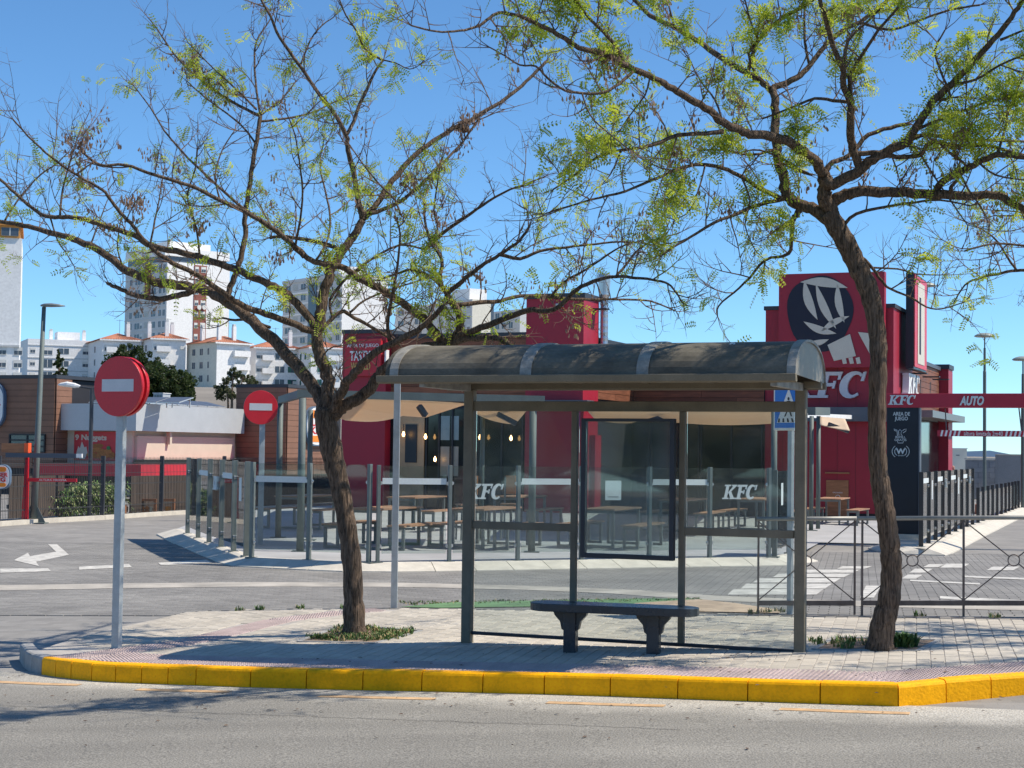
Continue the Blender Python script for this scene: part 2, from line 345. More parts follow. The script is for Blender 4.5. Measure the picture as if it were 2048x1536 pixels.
# faded yellow line on the asphalt, dust
M_fade = pm('faded_yellow_line', (.56, .37, .20), .8, 0, .25, 8, 50, .1)
def ribbon(name, path, w0, w1, mat, fn=H, dz=.004, side=None, kind='structure'):
    mb = MB(); pts = [gp(x, y, fn) for x, y in path]; L = []; Rr = []
    for i, p in enumerate(pts):
        d = pts[min(i+1, len(pts)-1)]-pts[max(i-1, 0)]; n = Vector((-d.y, d.x, 0)).normalized()
        for w_, Q in ((w0, L), (w1, Rr)):
            q = p+n*w_; Q.append(Vector((q.x, q.y, fn(q.x, q.y)+dz)))
    mb.add(L+Rr, [(len(L)+i, len(L)+i+1, i+1, i) for i in range(len(L)-1)]); o = mb.build(name, mat); o['kind'] = kind; return o
def sub(path, n):
    out = []
    for (a, b), (c, d) in zip(path, path[1:]):
        for k in range(n): out.append((a+(c-a)*k/n, b+(d-b)*k/n))
    out.append(path[-1]); return out
for seg in ([(-200, 1362), (0, 1364), (85, 1368), (160, 1370)], [(275, 1379), (380, 1382), (460, 1384)], [(640, 1392), (740, 1395), (870, 1398)], [(1095, 1405), (1220, 1409), (1330, 1412)], [(1560, 1418), (1690, 1423), (1820, 1427)]):
    ribbon('yellow_line', sub(seg, 3), -.07, .05, M_fade)
M_crack = pm('asphalt_crack', (.05, .05, .05), .9)
cr = [(0, 1412)]
for x in range(20, 1380, 20): cr.append((x, 1412+(x/1380)*48+random.uniform(-1.2, 1.2)))
ribbon('crack', cr, -.004, .004, M_crack)
# ------------------------------------------------------------------ pavement slab and paving stones
back = [(2400, 1241), (2048, 1237), (1740, 1234), (1520, 1230), (1380, 1226), (1200, 1222), (1000, 1219), (800, 1217), (590, 1218), (392, 1222), (300, 1240), (200, 1262), (110, 1288), (60, 1306)]
bp_ = [gp(x, y) for x, y in back]
outl = [Vector((p.x, p.y, 0)) for p in kin]+[Vector((p.x, p.y, 0)) for p in bp_]
poly2 = [(p.x, p.y) for p in outl]
M_slab = pm('pavement_bed', (.40, .375, .34), .9, 0, .15, 3, 70, .3)
mb = MB(); tri = tessellate_polygon([outl]); n = len(outl)
top = [(p.x, p.y, G(p.x, p.y)-.006) for p in outl]; bot = [(p.x, p.y, G(p.x, p.y)-.3) for p in outl]
fs = []
for t in tri:
    a, b, c = [Vector(top[i]) for i in t]; fs.append(tuple(t) if (b-a).cross(c-a).z > 0 else tuple(reversed(t)))
for i in range(n): j = (i+1) % n; fs.append((i, n+i, n+j, j))
mb.add(top+bot, fs); pav = mb.build('pavement', M_slab); pav['kind'] = 'structure'
M_stone = attcol(objcol(pm('paving_stone', (.48, .44, .37), .85, 0, .13, 1.2, 60, .25), .07))
M_tact = attcol(objcol(pm('tactile_tile', (.47, .38, .36), .85, 0, .14, 2, 60, .2), .06))
kin2 = [(p.x, p.y) for p in kin]
def dist_kerb(x, y, pts=kin2):
    d = 9e9
    for (x0, y0), (x1, y1) in zip(pts, pts[1:]):
        dx, dy = x1-x0, y1-y0; t = max(0, min(1, ((x-x0)*dx+(y-y0)*dy)/(dx*dx+dy*dy))); d = min(d, math.hypot(x-x0-dx*t, y-y0-dy*t))
    return d
# the pink guide strip crossing the pavement on the left
pink = [gp(x, y) for x, y in [(118, 1316), (240, 1302), (370, 1285), (470, 1262), (560, 1240), (690, 1224), (760, 1219)]]; pink2 = [(p.x, p.y) for p in pink]
pitA = [gp(x, y) for x, y in [(596, 1283), (752, 1286), (842, 1262), (690, 1250)]]
pitB = [gp(x, y) for x, y in [(1628, 1299), (1836, 1302), (1878, 1280), (1668, 1275)]]
pa2 = [(p.x, p.y) for p in pitA]; pb2 = [(p.x, p.y) for p in pitB]
SK = math.radians(8); ua = Vector((math.cos(SK)*A.x-math.sin(SK)*A.y, math.sin(SK)*A.x+math.cos(SK)*A.y, 0)); ub = Vector((-ua.y, ua.x, 0))
def stone(mb, c, eu, ev, hu, hv, th, b=.004, shade=1.):
    mb.shade = shade; z0 = G(c.x, c.y)
    def q(a, d, z): p = c+eu*a+ev*d; return (p.x, p.y, G(p.x, p.y)+z)
    hu -= .003; hv -= .003
    vs = [q(-hu, -hv, -.012), q(hu, -hv, -.012), q(hu, hv, -.012), q(-hu, hv, -.012), q(-hu+b, -hv+b, th), q(hu-b, -hv+b, th), q(hu-b, hv-b, th), q(-hu+b, hv-b, th)]
    mb.add(vs, [(4, 5, 6, 7), (0, 1, 5, 4), (1, 2, 6, 5), (2, 3, 7, 6), (3, 0, 4, 7)])
cells = []
W_, L_ = .125, .25
for iu in range(-110, 90):
    for iv in range(-30, 40):
        c = R0p+ua*(iu*W_)+ub*((iv+.5*(iu % 2))*L_)
        if not in_poly(c.x, c.y, poly2): continue
        if in_poly(c.x, c.y, pa2) or in_poly(c.x, c.y, pb2): continue
        if dist_kerb(c.x, c.y) < .52 or dist_kerb(c.x, c.y, pink2) < .26: continue
        pr = RM.transposed() @ (c-Vector((0, 0, CAMH))); px = 1024+FPX*pr.x/-pr.z
        if px < -60 or px > 2110: continue
        cells.append((c, px))
def area(c): return -(c.y)*1.0+(3 if c.x > 2.2 else 0)
cells.sort(key=lambda t: -area(t[0]))
rest = MB()
def lightness(c): return random.uniform(.9, 1.1)*(1.0 if c.x > -2.5 else .93)
for k, (c, px) in enumerate(cells):
    if k < 260:
        mb = MB(); stone(mb, c, ua, ub, W_/2, L_/2, .0+random.uniform(-.0015, .0015), shade=lightness(c)); mb.build('paving_stone', M_stone, pav)
    else: stone(rest, c, ua, ub, W_/2, L_/2, .0+random.uniform(-.0015, .0015), shade=lightness(c))
o = rest.build('paving_stones', M_stone, pav); o['kind'] = 'stuff'
# tactile tiles with raised studs: along the kerb and in the guide strip
tact = MB(); T = .2
def tactile(c, eu, ev):
    stone(tact, c, eu, ev, T/2, T/2, -.001, .003, random.uniform(.9, 1.08)); sh = tact.shade
    for i in range(5):
        for j in range(5):
            p = c+eu*((i-2)*.04)+ev*((j-2)*.04); z = G(p.x, p.y); a = .0135; b = .009
            vs = [tuple(Vector((p.x, p.y, z-.001))+eu*x*a+ev*y*a) for x, y in ((-1, -1), (1, -1), (1, 1), (-1, 1))]+[tuple(Vector((p.x, p.y, z+.006))+eu*x*b+ev*y*b) for x, y in ((-1, -1), (1, -1), (1, 1), (-1, 1))]
            tact.add(vs, [(4, 5, 6, 7), (0, 1, 5, 4), (1, 2, 6, 5), (2, 3, 7, 6), (3, 0, 4, 7)])
def along(path, offs, inward_sign=1):
    for off in offs:
        carry = 0
        for i in range(len(path)-1):
            p, q = Vector((*path[i], 0)), Vector((*path[i+1], 0)); d = q-p; L = d.length; d.normalize(); nn = Vector((-d.y, d.x, 0))*inward_sign
            s = T/2 if L > T else 1e9
            k = int(L/T)
            for m in range(k):
                c = p+d*((m+.5)*L/k)+nn*off
                if in_poly(c.x, c.y, poly2): tactile(c, d*(L/k/T), nn)
def simplify(pts, step):
    out = [pts[0]]
    for p in pts[1:]:
        if math.hypot(p[0]-out[-1][0], p[1]-out[-1][1]) >= step: out.append(p)
    return out
kk = [k for k in kin2[4:]]
kk = [kin2[5], kin2[7], kin2[10], kin2[13], kin2[17], kin2[21], kin2[26]]
along(kk, (.11, .315, .52-.01))
along(pink2, (-.1, .1))
o = tact.build('tactile_tiles', M_tact, pav); o['kind'] = 'stuff'
# ------------------------------------------------------------------ lane: real paving blocks near by, stuff
M_block = attcol(pm('paving_block', (.235, .228, .213), .85, 0, .22, .5, 50, .25)); blk = MB(); a12 = math.radians(-12)
eu = Vector((math.cos(a12), math.sin(a12), 0)); ev = Vector((-eu.y, eu.x, 0))
backline = [(p.x, p.y) for p in bp_]
def lanestone(mb, c, hu, hv, sh):
    mb.shade = sh
    def q(a, d, z): p = c+eu*a+ev*d; return (p.x, p.y, H(p.x, p.y)+z)
    b = .004; hu -= .003; hv -= .003
    vs = [q(-hu, -hv, -.014), q(hu, -hv, -.014), q(hu, hv, -.014), q(-hu, hv, -.014), q(-hu+b, -hv+b, 0), q(hu-b, -hv+b, 0), q(hu-b, hv-b, 0), q(-hu+b, hv-b, 0)]
    mb.add(vs, [(4, 5, 6, 7), (0, 1, 5, 4), (1, 2, 6, 5), (2, 3, 7, 6), (3, 0, 4, 7)])
lb, lw = .24, .12
for i in range(-60, 75):
    for j in range(-20, 150):
        c = Vector((0, 22, 0))+eu*((i+.5*(j % 2))*lb)+ev*(j*lw)
        if not (15.5 < c.y < 33): continue
        if abs(c.x) > .335*c.y: continue
        if in_poly(c.x, c.y, poly2): continue
        vv = (c-KF.o).dot(B)
        if vv < -1.85: continue
        lanestone(blk, c, lb/2, lw/2, random.uniform(.86, 1.12))
o = blk.build('lane_paving_blocks', M_block); o['kind'] = 'stuff'; o['label'] = 'worn grey paving blocks of the lane behind the bus stop'
# pale concrete gutter band across the lane
M_band = pm('concrete_band', (.40, .375, .33), .9, 0, .3, 1.5, 60, .2)
band = sub([(-260, 1172), (0, 1176), (240, 1172), (500, 1169), (800, 1170), (1060, 1176), (1250, 1184), (1400, 1195), (1600, 1204), (1800, 1210), (2048, 1216), (2300, 1222)], 4)
ribbon('gutter_band', band, -.32, .32, M_band)
M_mark = pm('road_marking', (.52, .51, .47), .8, 0, .3, 6, 40, .1)
def mark(px, name='road_marking', dz=.006, mat=None):
    pts = [gp(x, y, H) for x, y in px]; P3 = [Vector((p.x, p.y, 0)) for p in pts]; tri = tessellate_polygon([P3]); mb = MB(); vs = [Vector((p.x, p.y, H(p.x, p.y)+dz)) for p in pts]; fs = []
    for t in tri:
        a, b, c = [P3[i] for i in t]; fs.append(tuple(t) if (b-a).cross(c-a).z > 0 else tuple(reversed(t)))
    mb.add(vs, fs); o = mb.build(name, mat or M_mark); o['kind'] = 'structure'; return o
mark([(0, 1138), (0, 1146), (102, 1143), (96, 1137)]); mark([(158, 1134), (158, 1140), (264, 1135), (258, 1129)]); mark([(316, 1126), (322, 1131), (424, 1126), (412, 1120)])
mark([(96, 1089), (114, 1089), (138, 1110), (72, 1124), (78, 1133), (28, 1121), (56, 1106), (60, 1113), (112, 1104)], 'arrow_marking')
for (l, t, r, b2) in ((1455, 1179, 1647, 1190), (1481, 1168, 1664, 1178), (1506, 1157, 1682, 1166), (1545, 1148, 1702, 1155), (1600, 1140, 1720, 1146), (1674, 1133, 1744, 1138), (1803, 1150, 1846, 1158), (1818, 1138, 1866, 1146), (1846, 1129, 1890, 1135), (1880, 1128, 1939, 1136), (1973, 1134, 2040, 1141), (1720, 1172, 1762, 1196)):
    mark([(l+12, t), (l, b2), (r-14, b2), (r, t)], 'crossing_bar')
mark([(1820, 1160), (1820, 1163), (1960, 1170), (1960, 1167)]); mark([(1880, 1193), (1880, 1198), (2100, 1212), (2100, 1204)]); mark([(1925, 1152), (1925, 1155), (2100, 1162), (2100, 1158)])
# green strip and sandy earth behind the shelter
M_turf = pm('worn_green_turf', (.13, .24, .11), .95, 0, .3, 2, 80, .4); M_sand = pm('sandy_soil', (.46, .35, .25), .95, 0, .25, 5, 60, .6)
mark([(880, 1217), (800, 1215), (900, 1206), (1100, 1202), (1300, 1198), (1390, 1199), (1330, 1208), (1100, 1214)], 'turf_strip', .010, M_turf)
mark([(1250, 1222), (1270, 1208), (1330, 1204), (1400, 1200), (1470, 1208), (1560, 1222), (1560, 1228)], 'sandy_patch', .013, M_sand)
# soil pits
M_soil = pm('dry_soil', (.23, .17, .12), .95, 0, .35, 8, 50, .9)
for nm, pit in (('tree_pit', pitA), ('tree_pit', pitB)):
    mb = MB(); n = 10; vs = []; fs = []
    for j in range(n+1):
        for i in range(n+1):
            s, t = i/n, j/n; p = pit[0].lerp(pit[1], s).lerp(pit[3].lerp(pit[2], s), t); e = min(s, 1-s, t, 1-t); vs.append((p.x, p.y, G(p.x, p.y)-.004+.03*min(1, e*5)*random.uniform(.2, 1)))
    for j in range(n):
        for i in range(n): a = j*(n+1)+i; fs.append((a, a+1, a+n+2, a+n+1))
    mb.add(vs, fs); o = mb.build(nm, M_soil, smooth=True); o['kind'] = 'structure'
    fr = MB()
    for i in range(4):
        p, q = pit[i], pit[(i+1) % 4]; fr.bar(Vector((p.x, p.y, G(p.x, p.y)-.01)), Vector((q.x, q.y, G(q.x, q.y)-.01)), .05, .035)
    fr.build('pit_edging', M_kerbc, o)
# weeds
M_weed = pm('weed_leaf', (.075, .15, .03), .7, 0, .4, 6, 60, 0); M_dryg = pm('dry_grass', (.33, .26, .12), .8, 0, .3, 6, 60, 0)
def blades(name, label, cat, cells, n, h, mats, spread=1.0, wid=.006):
    mb = MB()
    for _ in range(n):
        c = random.choice(cells) if isinstance(cells[0], tuple) and len(cells[0]) == 3 else None
        x, y, r = c; a = random.uniform(0, 6.28); q = r*math.sqrt(random.random()); x += q*math.cos(a); y += q*math.sin(a); z = G(x, y)-.005
        hh = h*random.uniform(.35, 1.1); a = random.uniform(0, 6.28); d = Vector((math.cos(a), math.sin(a), 0)); s = Vector((-d.y, d.x, 0))*wid*random.uniform(.6, 1.6); ben = random.uniform(.1, .9)*hh*spread
        p = Vector((x, y, z)); m_ = p+d*ben*.35+Z*hh*.6; t = p+d*ben+Z*hh*random.uniform(.8, 1.0); mb.cur = 0 if random.random() < .72 else 1
        mb.add([p-s, p+s, m_+s*.9, m_-s*.9, t], [(0, 1, 2, 3), (3, 2, 4)])
    o = mb.build(name, mats); o['kind'] = 'stuff'; o['label'] = label; return o
def pitcells(pit, k, r, s0=0, s1=1):
    out = []
    for _ in range(k):
        s, t = random.uniform(s0, s1), random.uniform(.05, .95); p = pit[0].lerp(pit[1], s).lerp(pit[3].lerp(pit[2], s), t); out.append((p.x, p.y, r))
    return out
blades('weeds', 'grass and weeds growing round the left tree trunk', 'weeds', pitcells(pitA, 70, .09), 3000, .065, [M_weed, M_dryg])
p = gp(1800, 1293); blades('weeds', 'green weed clump at the foot of the right tree', 'weeds', [(p.x, p.y, .16)], 420, .15, [M_weed, M_weed], 1, .012)
blades('weeds', 'sparse dry weeds in the right tree pit', 'weeds', pitcells(pitB, 30, .05), 420, .09, [M_weed, M_dryg])
wl = []
for x in range(800, 1400, 6):
    p = gp(x, 1207-(x-800)*.012+random.uniform(-3, 3)); wl.append((p.x, p.y, .08))
blades('weeds', 'low weeds along the green strip behind the shelter', 'weeds', wl, 900, .04, [M_weed, M_dryg])
wl = [(lambda p: (p.x, p.y, .07))(gp(x, y)) for x, y in ((1532, 1226), (1558, 1224), (1508, 1228), (1840, 1232), (520, 1219), (480, 1221), (600, 1217), (690, 1216), (1640, 1288), (1632, 1283), (1990, 1235))]
blades('weeds', 'scattered weeds along the back edge of the pavement', 'weeds', wl, 330, .08, [M_weed, M_dryg])
# fallen leaves and small litter
M_litter = pm('fallen_pod', (.11, .07, .045), .8, 0, .3, 9, 60, 0); mb = MB()
for _ in range(230):
    px = random.uniform(0, 2048); py = random.choice([random.uniform(1300, 1360), random.uniform(1385, 1430), random.uniform(1300, 1500)])
    v = gp(px, py, lambda x, y: 0); fn = G if in_poly(v.x, v.y, poly2) else H; v = gp(px, py, fn)
    if dist_kerb(v.x, v.y) < .2: continue
    a = random.uniform(0, 6.28); d = Vector((math.cos(a), math.sin(a), 0)); s = Vector((-d.y, d.x, 0)); l = random.uniform(.012, .035); p = Vector((v.x, v.y, fn(v.x, v.y)+.009))
    mb.add([p-d*l, p+s*l*.35+Z*.006, p+d*l, p-s*l*.35], [(0, 1, 2, 3)])
o = mb.build('leaf_litter', M_litter); o['kind'] = 'stuff'; o['label'] = 'dry pods and leaf bits scattered on road and pavement'
# ------------------------------------------------------------------ bus shelter
SH = thing('bus_shelter', 'brown metal bus shelter with barrel roof and clear glass back', 'bus shelter', R0p)
def bx(name, fr, u0, u1, v0, v1, z0, z1, mat, parent, bevel=0): return MB().fb(fr, u0, u1, v0, v1, z0, z1).build(name, mat, parent, bevel=bevel)
uL = KF.U(938, 0, 1000); zg = lambda u, v=0: G(*KF.P(u, v, 0).xy)
ztop = KF.Zz(1600, 778); hw = .052
for u in (uL, 0): bx('post', KF, u-hw, u+hw, -hw, hw, zg(u)-.02, ztop, M_brown, SH, .012)
zu0, zu1 = KF.Zz(1590, 824), KF.Zz(1590, 803); zm0, zm1 = KF.Zz(1588, 1077), KF.Zz(1588, 1061); zb0, zb1 = KF.Zz(1590, 1306), KF.Zz(1590, 1299)
bx('top_rail', KF, uL+hw, -hw, -.03, .03, zu0, zu1, M_brown, SH, .005)
u1, u2 = KF.U(1149, 0, 1000), KF.U(1365, 0, 1000)
for u, z0 in ((u1, zb1), (u2, zb1)): bx('mullion', KF, u-.03, u+.03, -.035, .025, z0, zu0, M_brown, SH, .004)
bx('mid_rail', KF, uL+hw, u1-.03, -.028, .02, zm0, zm1, M_brown, SH, .003); bx('mid_rail', KF, u2+.03, -hw-.01, -.028, .02, zm0, zm1, M_brown, SH, .003)
bx('bottom_rail', KF, uL+hw, -hw, -.02, .02, zb0, zb1, M_dark, SH, .003)
for a, b in ((uL+hw+.01, u1-.035), (u1+.035, u2-.035), (u2+.035, -hw-.02)): bx('glass_pane', KF, a, b, .026, .034, zb1, zu0+.01, M_glass, SH)
# poster frame
fp = MB(); v0 = -.12; ua0, ua1 = KF.U(1163, v0, 980), KF.U(1349, v0, 980); za, zb_ = KF.Zz(1250, 1118, v0), KF.Zz(1250, 837, v0)
for q in ((ua0, ua0+.045, za, zb_), (ua1-.045, ua1, za, zb_), (ua0+.045, ua1-.045, za, za+.045), (ua0+.045, ua1-.045, zb_-.03, zb_)): fp.fb(KF, q[0], q[1], v0-.03, v0+.05, q[2], q[3])
fp.build('poster_frame', M_dark, SH, bevel=.004); bx('poster_glass', KF, ua0+.045, ua1-.045, v0+.0, v0+.006, za+.045, zb_-.03, glass('scuffed_glass', (.84, .89, .89), .07), SH)
# roof
vf = -1.2; vb = .14
g0, g1 = KF.U(757, vf, 756), KF.U(1594, vf, 756); zg0, zg1 = KF.Zz(1300, 766, vf), KF.Zz(1300, 749, vf)
gut = MB(); prof = [(0, zg0), (-.05, zg0+.012), (-.065, zg1), (.0, zg1+.004), (.02, zg0+.02)]
gut.prism([KF.P(g0, vf+x, z) for x, z in prof], KF.u*(g1-g0)); gut.build('front_gutter', M_brown, SH, bevel=.006)
zap = KF.Zz(1300, 686, vf+.6)
def arc(t, k=0.):  # t 0..1 front to back
    v = vf+(vb-vf)*(.5-.5*math.cos(math.pi*t)); z = zg1+(zap+k-zg1)*math.sin(math.pi*min(1, t*1.0))**.85*(1 if t < .5 else 1)
    if t > .5: z = zg1-.03+(zap+k-zg1+.03)*math.sin(math.pi*t)**.85
    return v, z
N = 20
def shell(a, b, k0, k1, vv=0):
    mb = MB(); vs = []
    for u in (a, b):
        for k in (k1, k0):
            for i in range(N+1): v, z = arc(i/N, k); vs.append(KF.P(u, v+vv*(2*i/N-1), z+(k if i in (0, N) else 0)))
    n = N+1; fs = []
    for i in range(N): fs += [(i, i+1, 2*n+i+1, 2*n+i), (n+i+1, n+i, 3*n+i, 3*n+i+1)]
    for o in (0, 2*n):
        for i in range(N): f = (o+i, o+n+i, o+n+i+1, o+i+1); fs.append(f if o == 0 else f[::-1])
    fs += [(0, 2*n, 3*n, n), (N, n+N, 3*n+N, 2*n+N)]
    mb.add(vs, fs); return mb
M_roof = pm('smoked_roof_sheet', (.135, .123, .097), .62, 0, .4, 2.2, 30, .08, spec=.25, fvar=.12, stretch=(1, 1, 2)); M_rib = pm('roof_rib_metal', (.30, .29, .26), .6, .1, .35, 9, 60, .1); M_end = pm('roof_end_sheet', (.26, .235, .19), .5, 0, .2, 3, 40, .05)
ribs = [(KF.U(780, vf, 745), KF.U(797, vf, 745)), (KF.U(1040, vf, 745), KF.U(1063, vf, 745)), (KF.U(1273, vf, 745), KF.U(1297, vf, 745)), (g1-.09, g1-.01)]
prev = g0+.02
for a, b in ribs: shell(a, b, -.012, .014, .012).build('roof_rib', M_rib, SH)
for a, b in ((ribs[0][0]-.05, ribs[1][0]+.02), (ribs[1][1]-.02, ribs[2][0]+.02), (ribs[2][1]-.02, ribs[3][0]+.02)): shell(a, b, -.008, 0).build('roof_sheet', M_roof, SH, smooth=False)
for (ue, nm) in ((g1-.03, 'end_panel'), (ribs[0][0]+.03, 'end_panel')):
    pts = [KF.P(ue, *arc(i/N, -.016)) for i in range(N+1)]; MB().prism(pts, KF.u*.006).build(nm, M_end, SH)
bx('rear_gutter', KF, ribs[0][0], g1-.01, vb, vb+.05, zg1-.09, zg1-.02, M_brown, SH, .004)
bx('head_beam', KF, ribs[0][0], g1-.02, -.04, .04, ztop+.002, ztop+.07, M_brown, SH, .004)
for u in (uL, 0): bx('roof_arm', KF, u-.03, u+.03, vf+.02, -hw, ztop-.02, ztop+.055, M_rib, SH, .004)
for k in range(6):
    u = g0+.4+k*(g1-g0-.8)/5; bx('rafter', KF, u-.015, u+.015, vf+.02, vb, zg1-.035, zg1-.005, M_brown, SH)
spot = MB(); v, z = arc(.33, .003); pc = KF.P(KF.U(1464, v, 707), v-.004, z)
for _ in range(7): spot.disc(pc+Vector((random.uniform(-.025, .025), 0, random.uniform(-.015, .01))), -B+Z*.8, random.uniform(.006, .014), .004, 8)
spot.build('bird_dropping', M_white, SH)
# ------------------------------------------------------------------ bench
b0 = gp(1141, 1304); b1 = gp(1307, 1307); BF = Fr(b0, (Vector((b1.x, b1.y, 0))-Vector((b0.x, b0.y, 0))).normalized())
M_bench = pm('dark_blue_grey_metal', (.045, .058, .07), .28, .3, .15, 4, 80, .05)
BN = thing('bench', 'dark metal bench with rounded ends on two flared pedestals', 'bench', b0)
lb_ = (b1-b0).length; us = BF.U(1061, 0, 1215); ue = BF.U(1397, 0, 1222); zs1 = zat(b0, 1206); zs0 = zs1-.075; wv = .19
pts = []
for i in range(13): a = math.pi/2+math.pi*i/12; pts.append(BF.P(us+wv+wv*math.cos(a), .02+wv*math.sin(a), zs0))
for i in range(13): a = -math.pi/2+math.pi*i/12; pts.append(BF.P(ue-wv+wv*math.cos(a), .02+wv*math.sin(a), zs0))
MB().prism(pts, Z*.075).build('seat', M_bench, BN, bevel=.012)
for u in (0, lb_):
    P_ = BF.P(u, 0, 0); bx('pedestal', BF, u-.06, u+.06, -.06, .06, G(P_.x, P_.y)-.02, zs0, M_bench, BN, .008)
    br = MB()
    for s in (-1, 1):
        prof = [(.06, zs0), (.17, zs0), (.155, zs0-.04), (.10, zs0-.10), (.085, zs0-.17), (.06, zs0-.19)]
        br.prism([BF.P(u+s*x, -.035, z) for x, z in prof], BF.v*.07)
    br.build('bracket', M_bench, BN)
# ------------------------------------------------------------------ no-entry signs
def no_entry(base, cx, cy, r_px, Y, yaw, double, label, wpole, lit=True):
    P_ = gp(*base); T_ = thing('no_entry_sign', label, 'traffic sign', P_); Y = P_.y
    C_ = at(cx, cy, Y); r = r_px*Y/FPX; top = C_.z+r*.6
    fr = Fr(P_, Vector((math.cos(yaw), math.sin(yaw), 0)))
    pl = MB(); wz = wpole; pl.fb(fr, -wz/2, wz/2, -wz*.35, wz*.35, P_.z-.02, top); pl.build('pole', M_galv, T_, bevel=.004)
    nrm = -fr.v; face = Vector((C_.x, C_.y, C_.z))+nrm*.06
    d = MB().disc(face, nrm, r, .045, 56).build('disc', M_redp, T_, bevel=.004)
    fr2 = Fr(Vector((face.x, face.y, 0)), fr.u); bw, bh = r*.66 if False else r*.66, r*.205
    MB().fb(fr2, -bw, bw, -.003, .0, face.z-bh+.01, face.z+bh+.01).build('white_bar', pm('retroreflective_white', (.62, .64, .66), .45, 0, .05, 9, 200, .02), T_)
    if double:
        MB().disc(face-nrm*.085+Z*.0, nrm, r, .045, 56).build('rear_disc', M_redp, T_, bevel=.004)
        MB().disc(face-nrm*.132, nrm, r*.93, .004, 40).build('rear_face', M_redp, T_)
    cl = MB()
    for dz in (-.2, .2): cl.fb(fr, -.06, .06, -.012, .05, C_.z+dz*r*1.2-.015, C_.z+dz*r*1.2+.015)
    cl.build('clamp', M_galv, T_); return T_
no_entry((233, 1296), 243, 773, 60, 16, math.radians(-26), True, 'large no-entry disc on galvanised pole near the yellow kerb', .09)
no_entry((520, 1101), 521, 815, 34, 30, math.radians(14), False, 'smaller bright no-entry disc beside the glass fence', .10)
# lone steel post behind the shelter
P_ = gp(788, 1216); f_ = Fr(P_, Vector((1, 0, 0)))
o = MB().fb(f_, -.04, .04, -.025, .025, P_.z, zat(P_, 744)).build('steel_post', M_galv, bevel=.004); tag(o, 'bare galvanised square post rising behind the left shelter post', 'post')
# ------------------------------------------------------------------ pedestrian crossing sign
P_ = gp(1580, 1228); T_ = thing('crossing_sign', 'blue pedestrian crossing sign half hidden behind the shelter post', 'traffic sign', P_)
fr = Fr(P_, Vector((math.cos(-1.05), math.sin(-1.05), 0))); z0, z1 = zat(P_, 861), zat(P_, 764)
MB().fb(fr, -.035, .035, -.02, .02, P_.z-.02, z1-.03).build('pole', M_galv, T_); fr = fr.sh(.02, 0)
hw_ = (z1-z0)/2; MB().fb(fr, -hw_, hw_, -.05, -.022, z0, z1).build('panel', M_white, T_, bevel=.01)
M_blue = pm('sign_blue', (.0, .16, .62), .4, 0, .05, 4, 60, .02)
MB().fb(fr, -hw_+.03, hw_-.03, -.053, -.0495, z0+.03, z1-.03).build('blue_field', M_blue, T_)
zc = (z0+z1)/2; MB().prism([fr.P(-hw_+.07, -.0535, z0+.09), fr.P(hw_-.07, -.0535, z0+.09), fr.P(0, -.0535, z1-.07)], -fr.v*.003).build('white_triangle', M_white, T_)
fg = MB(); M_blk = pm('sign_black', (.015, .015, .02), .5)
fg.prism([fr.P(x, -.057, zc+z) for x, z in ((-.03, -.02), (.03, -.02), (.035, .06), (-.03, .06))], -fr.v*.002); fg.disc(fr.P(0, -.057, zc+.085), -fr.v, .02, .002, 12)
fg.prism([fr.P(x, -.0575, zc+z) for x, z in ((-.01, -.02), (.01, -.02), (-.05, -.12), (-.075, -.12))], -fr.v*.002); fg.prism([fr.P(x, -.058, zc+z) for x, z in ((-.01, -.02), (.02, -.02), (.07, -.12), (.045, -.12))], -fr.v*.002)
for k in range(5): fg.prism([fr.P(x, -.0585, z) for x, z in ((-.19+k*.085, z0+.095), (-.155+k*.085, z0+.095), (-.15+k*.075, z0+.14), (-.175+k*.075, z0+.14))], -fr.v*.002)
fg.build('walking_figure', M_blk, T_)
# ------------------------------------------------------------------ pedestrian railings
M_rail = pm('rusty_grey_rail', (.14, .115, .105), .6, .2, .3, 8, 60, .15); M_railt = pm('grey_tube', (.30, .30, .28), .5, .3, .15, 6, 60, .05)
def railing(label, xs, y0, tl, tr, hidden=None):
    """xs: pixel columns of the uprights' feet"""
    P_ = gp(xs[0], y0); T_ = thing('pedestrian_railing', label, 'railing', P_, 'pedestrian railings'); pts = [gp(x, y0+(x-xs[0])*.008) for x in xs]
    tops = [Vector((p.x, p.y, zat(p, 1037+(x-1700)*-.006))) for p, x in zip(pts, xs)]
    for p, t in zip(pts, tops): MB().bar(Vector((p.x, p.y, p.z-.02)), Vector((t.x, t.y, t.z-.02)), .022, .022).build('upright', M_rail, T_)
    d = (pts[-1]-pts[0]).normalized(); MB().tube([tops[0]-d*tl, tops[-1]+d*tr], .025, 10).build('top_rail', M_railt, T_, smooth=True)
    lo = [Vector((p.x, p.y, zat(p, 1206))) for p in pts]; MB().bar(lo[0], lo[-1], .04, .055).build('bottom_rail', M_rail, T_)
    for i in range(len(pts)-1):
        m = (tops[i]+tops[i+1]+lo[i]+lo[i+1])/4; r = .062; ring = [m+d*r*math.cos(a)+Z*r*math.sin(a) for a in [2*math.pi*k/20 for k in range(21)]]
        MB().tube(ring, .007, 6, False).build('ring', M_rail, T_)
        for c in (tops[i]-Z*.03, tops[i+1]-Z*.03, lo[i]+Z*.03, lo[i+1]+Z*.03):
            q = m+(c-m).normalized()*r; MB().bar(c, q, .013, .013).build('diagonal_bar', M_rail, T_)
railing('short railing bay seen through the shelter glass and past its post', [1516, 1709], 1228, .02, .02)
railing('long railing running behind the right tree to the picture edge', [1724, 1927, 2130], 1231, .05, .5)
ribbon('metal_edging', sub([(1380, 1227), (1520, 1231), (1740, 1235), (2048, 1239), (2300, 1243)], 3), -.02, .02, M_rail, G, .012)
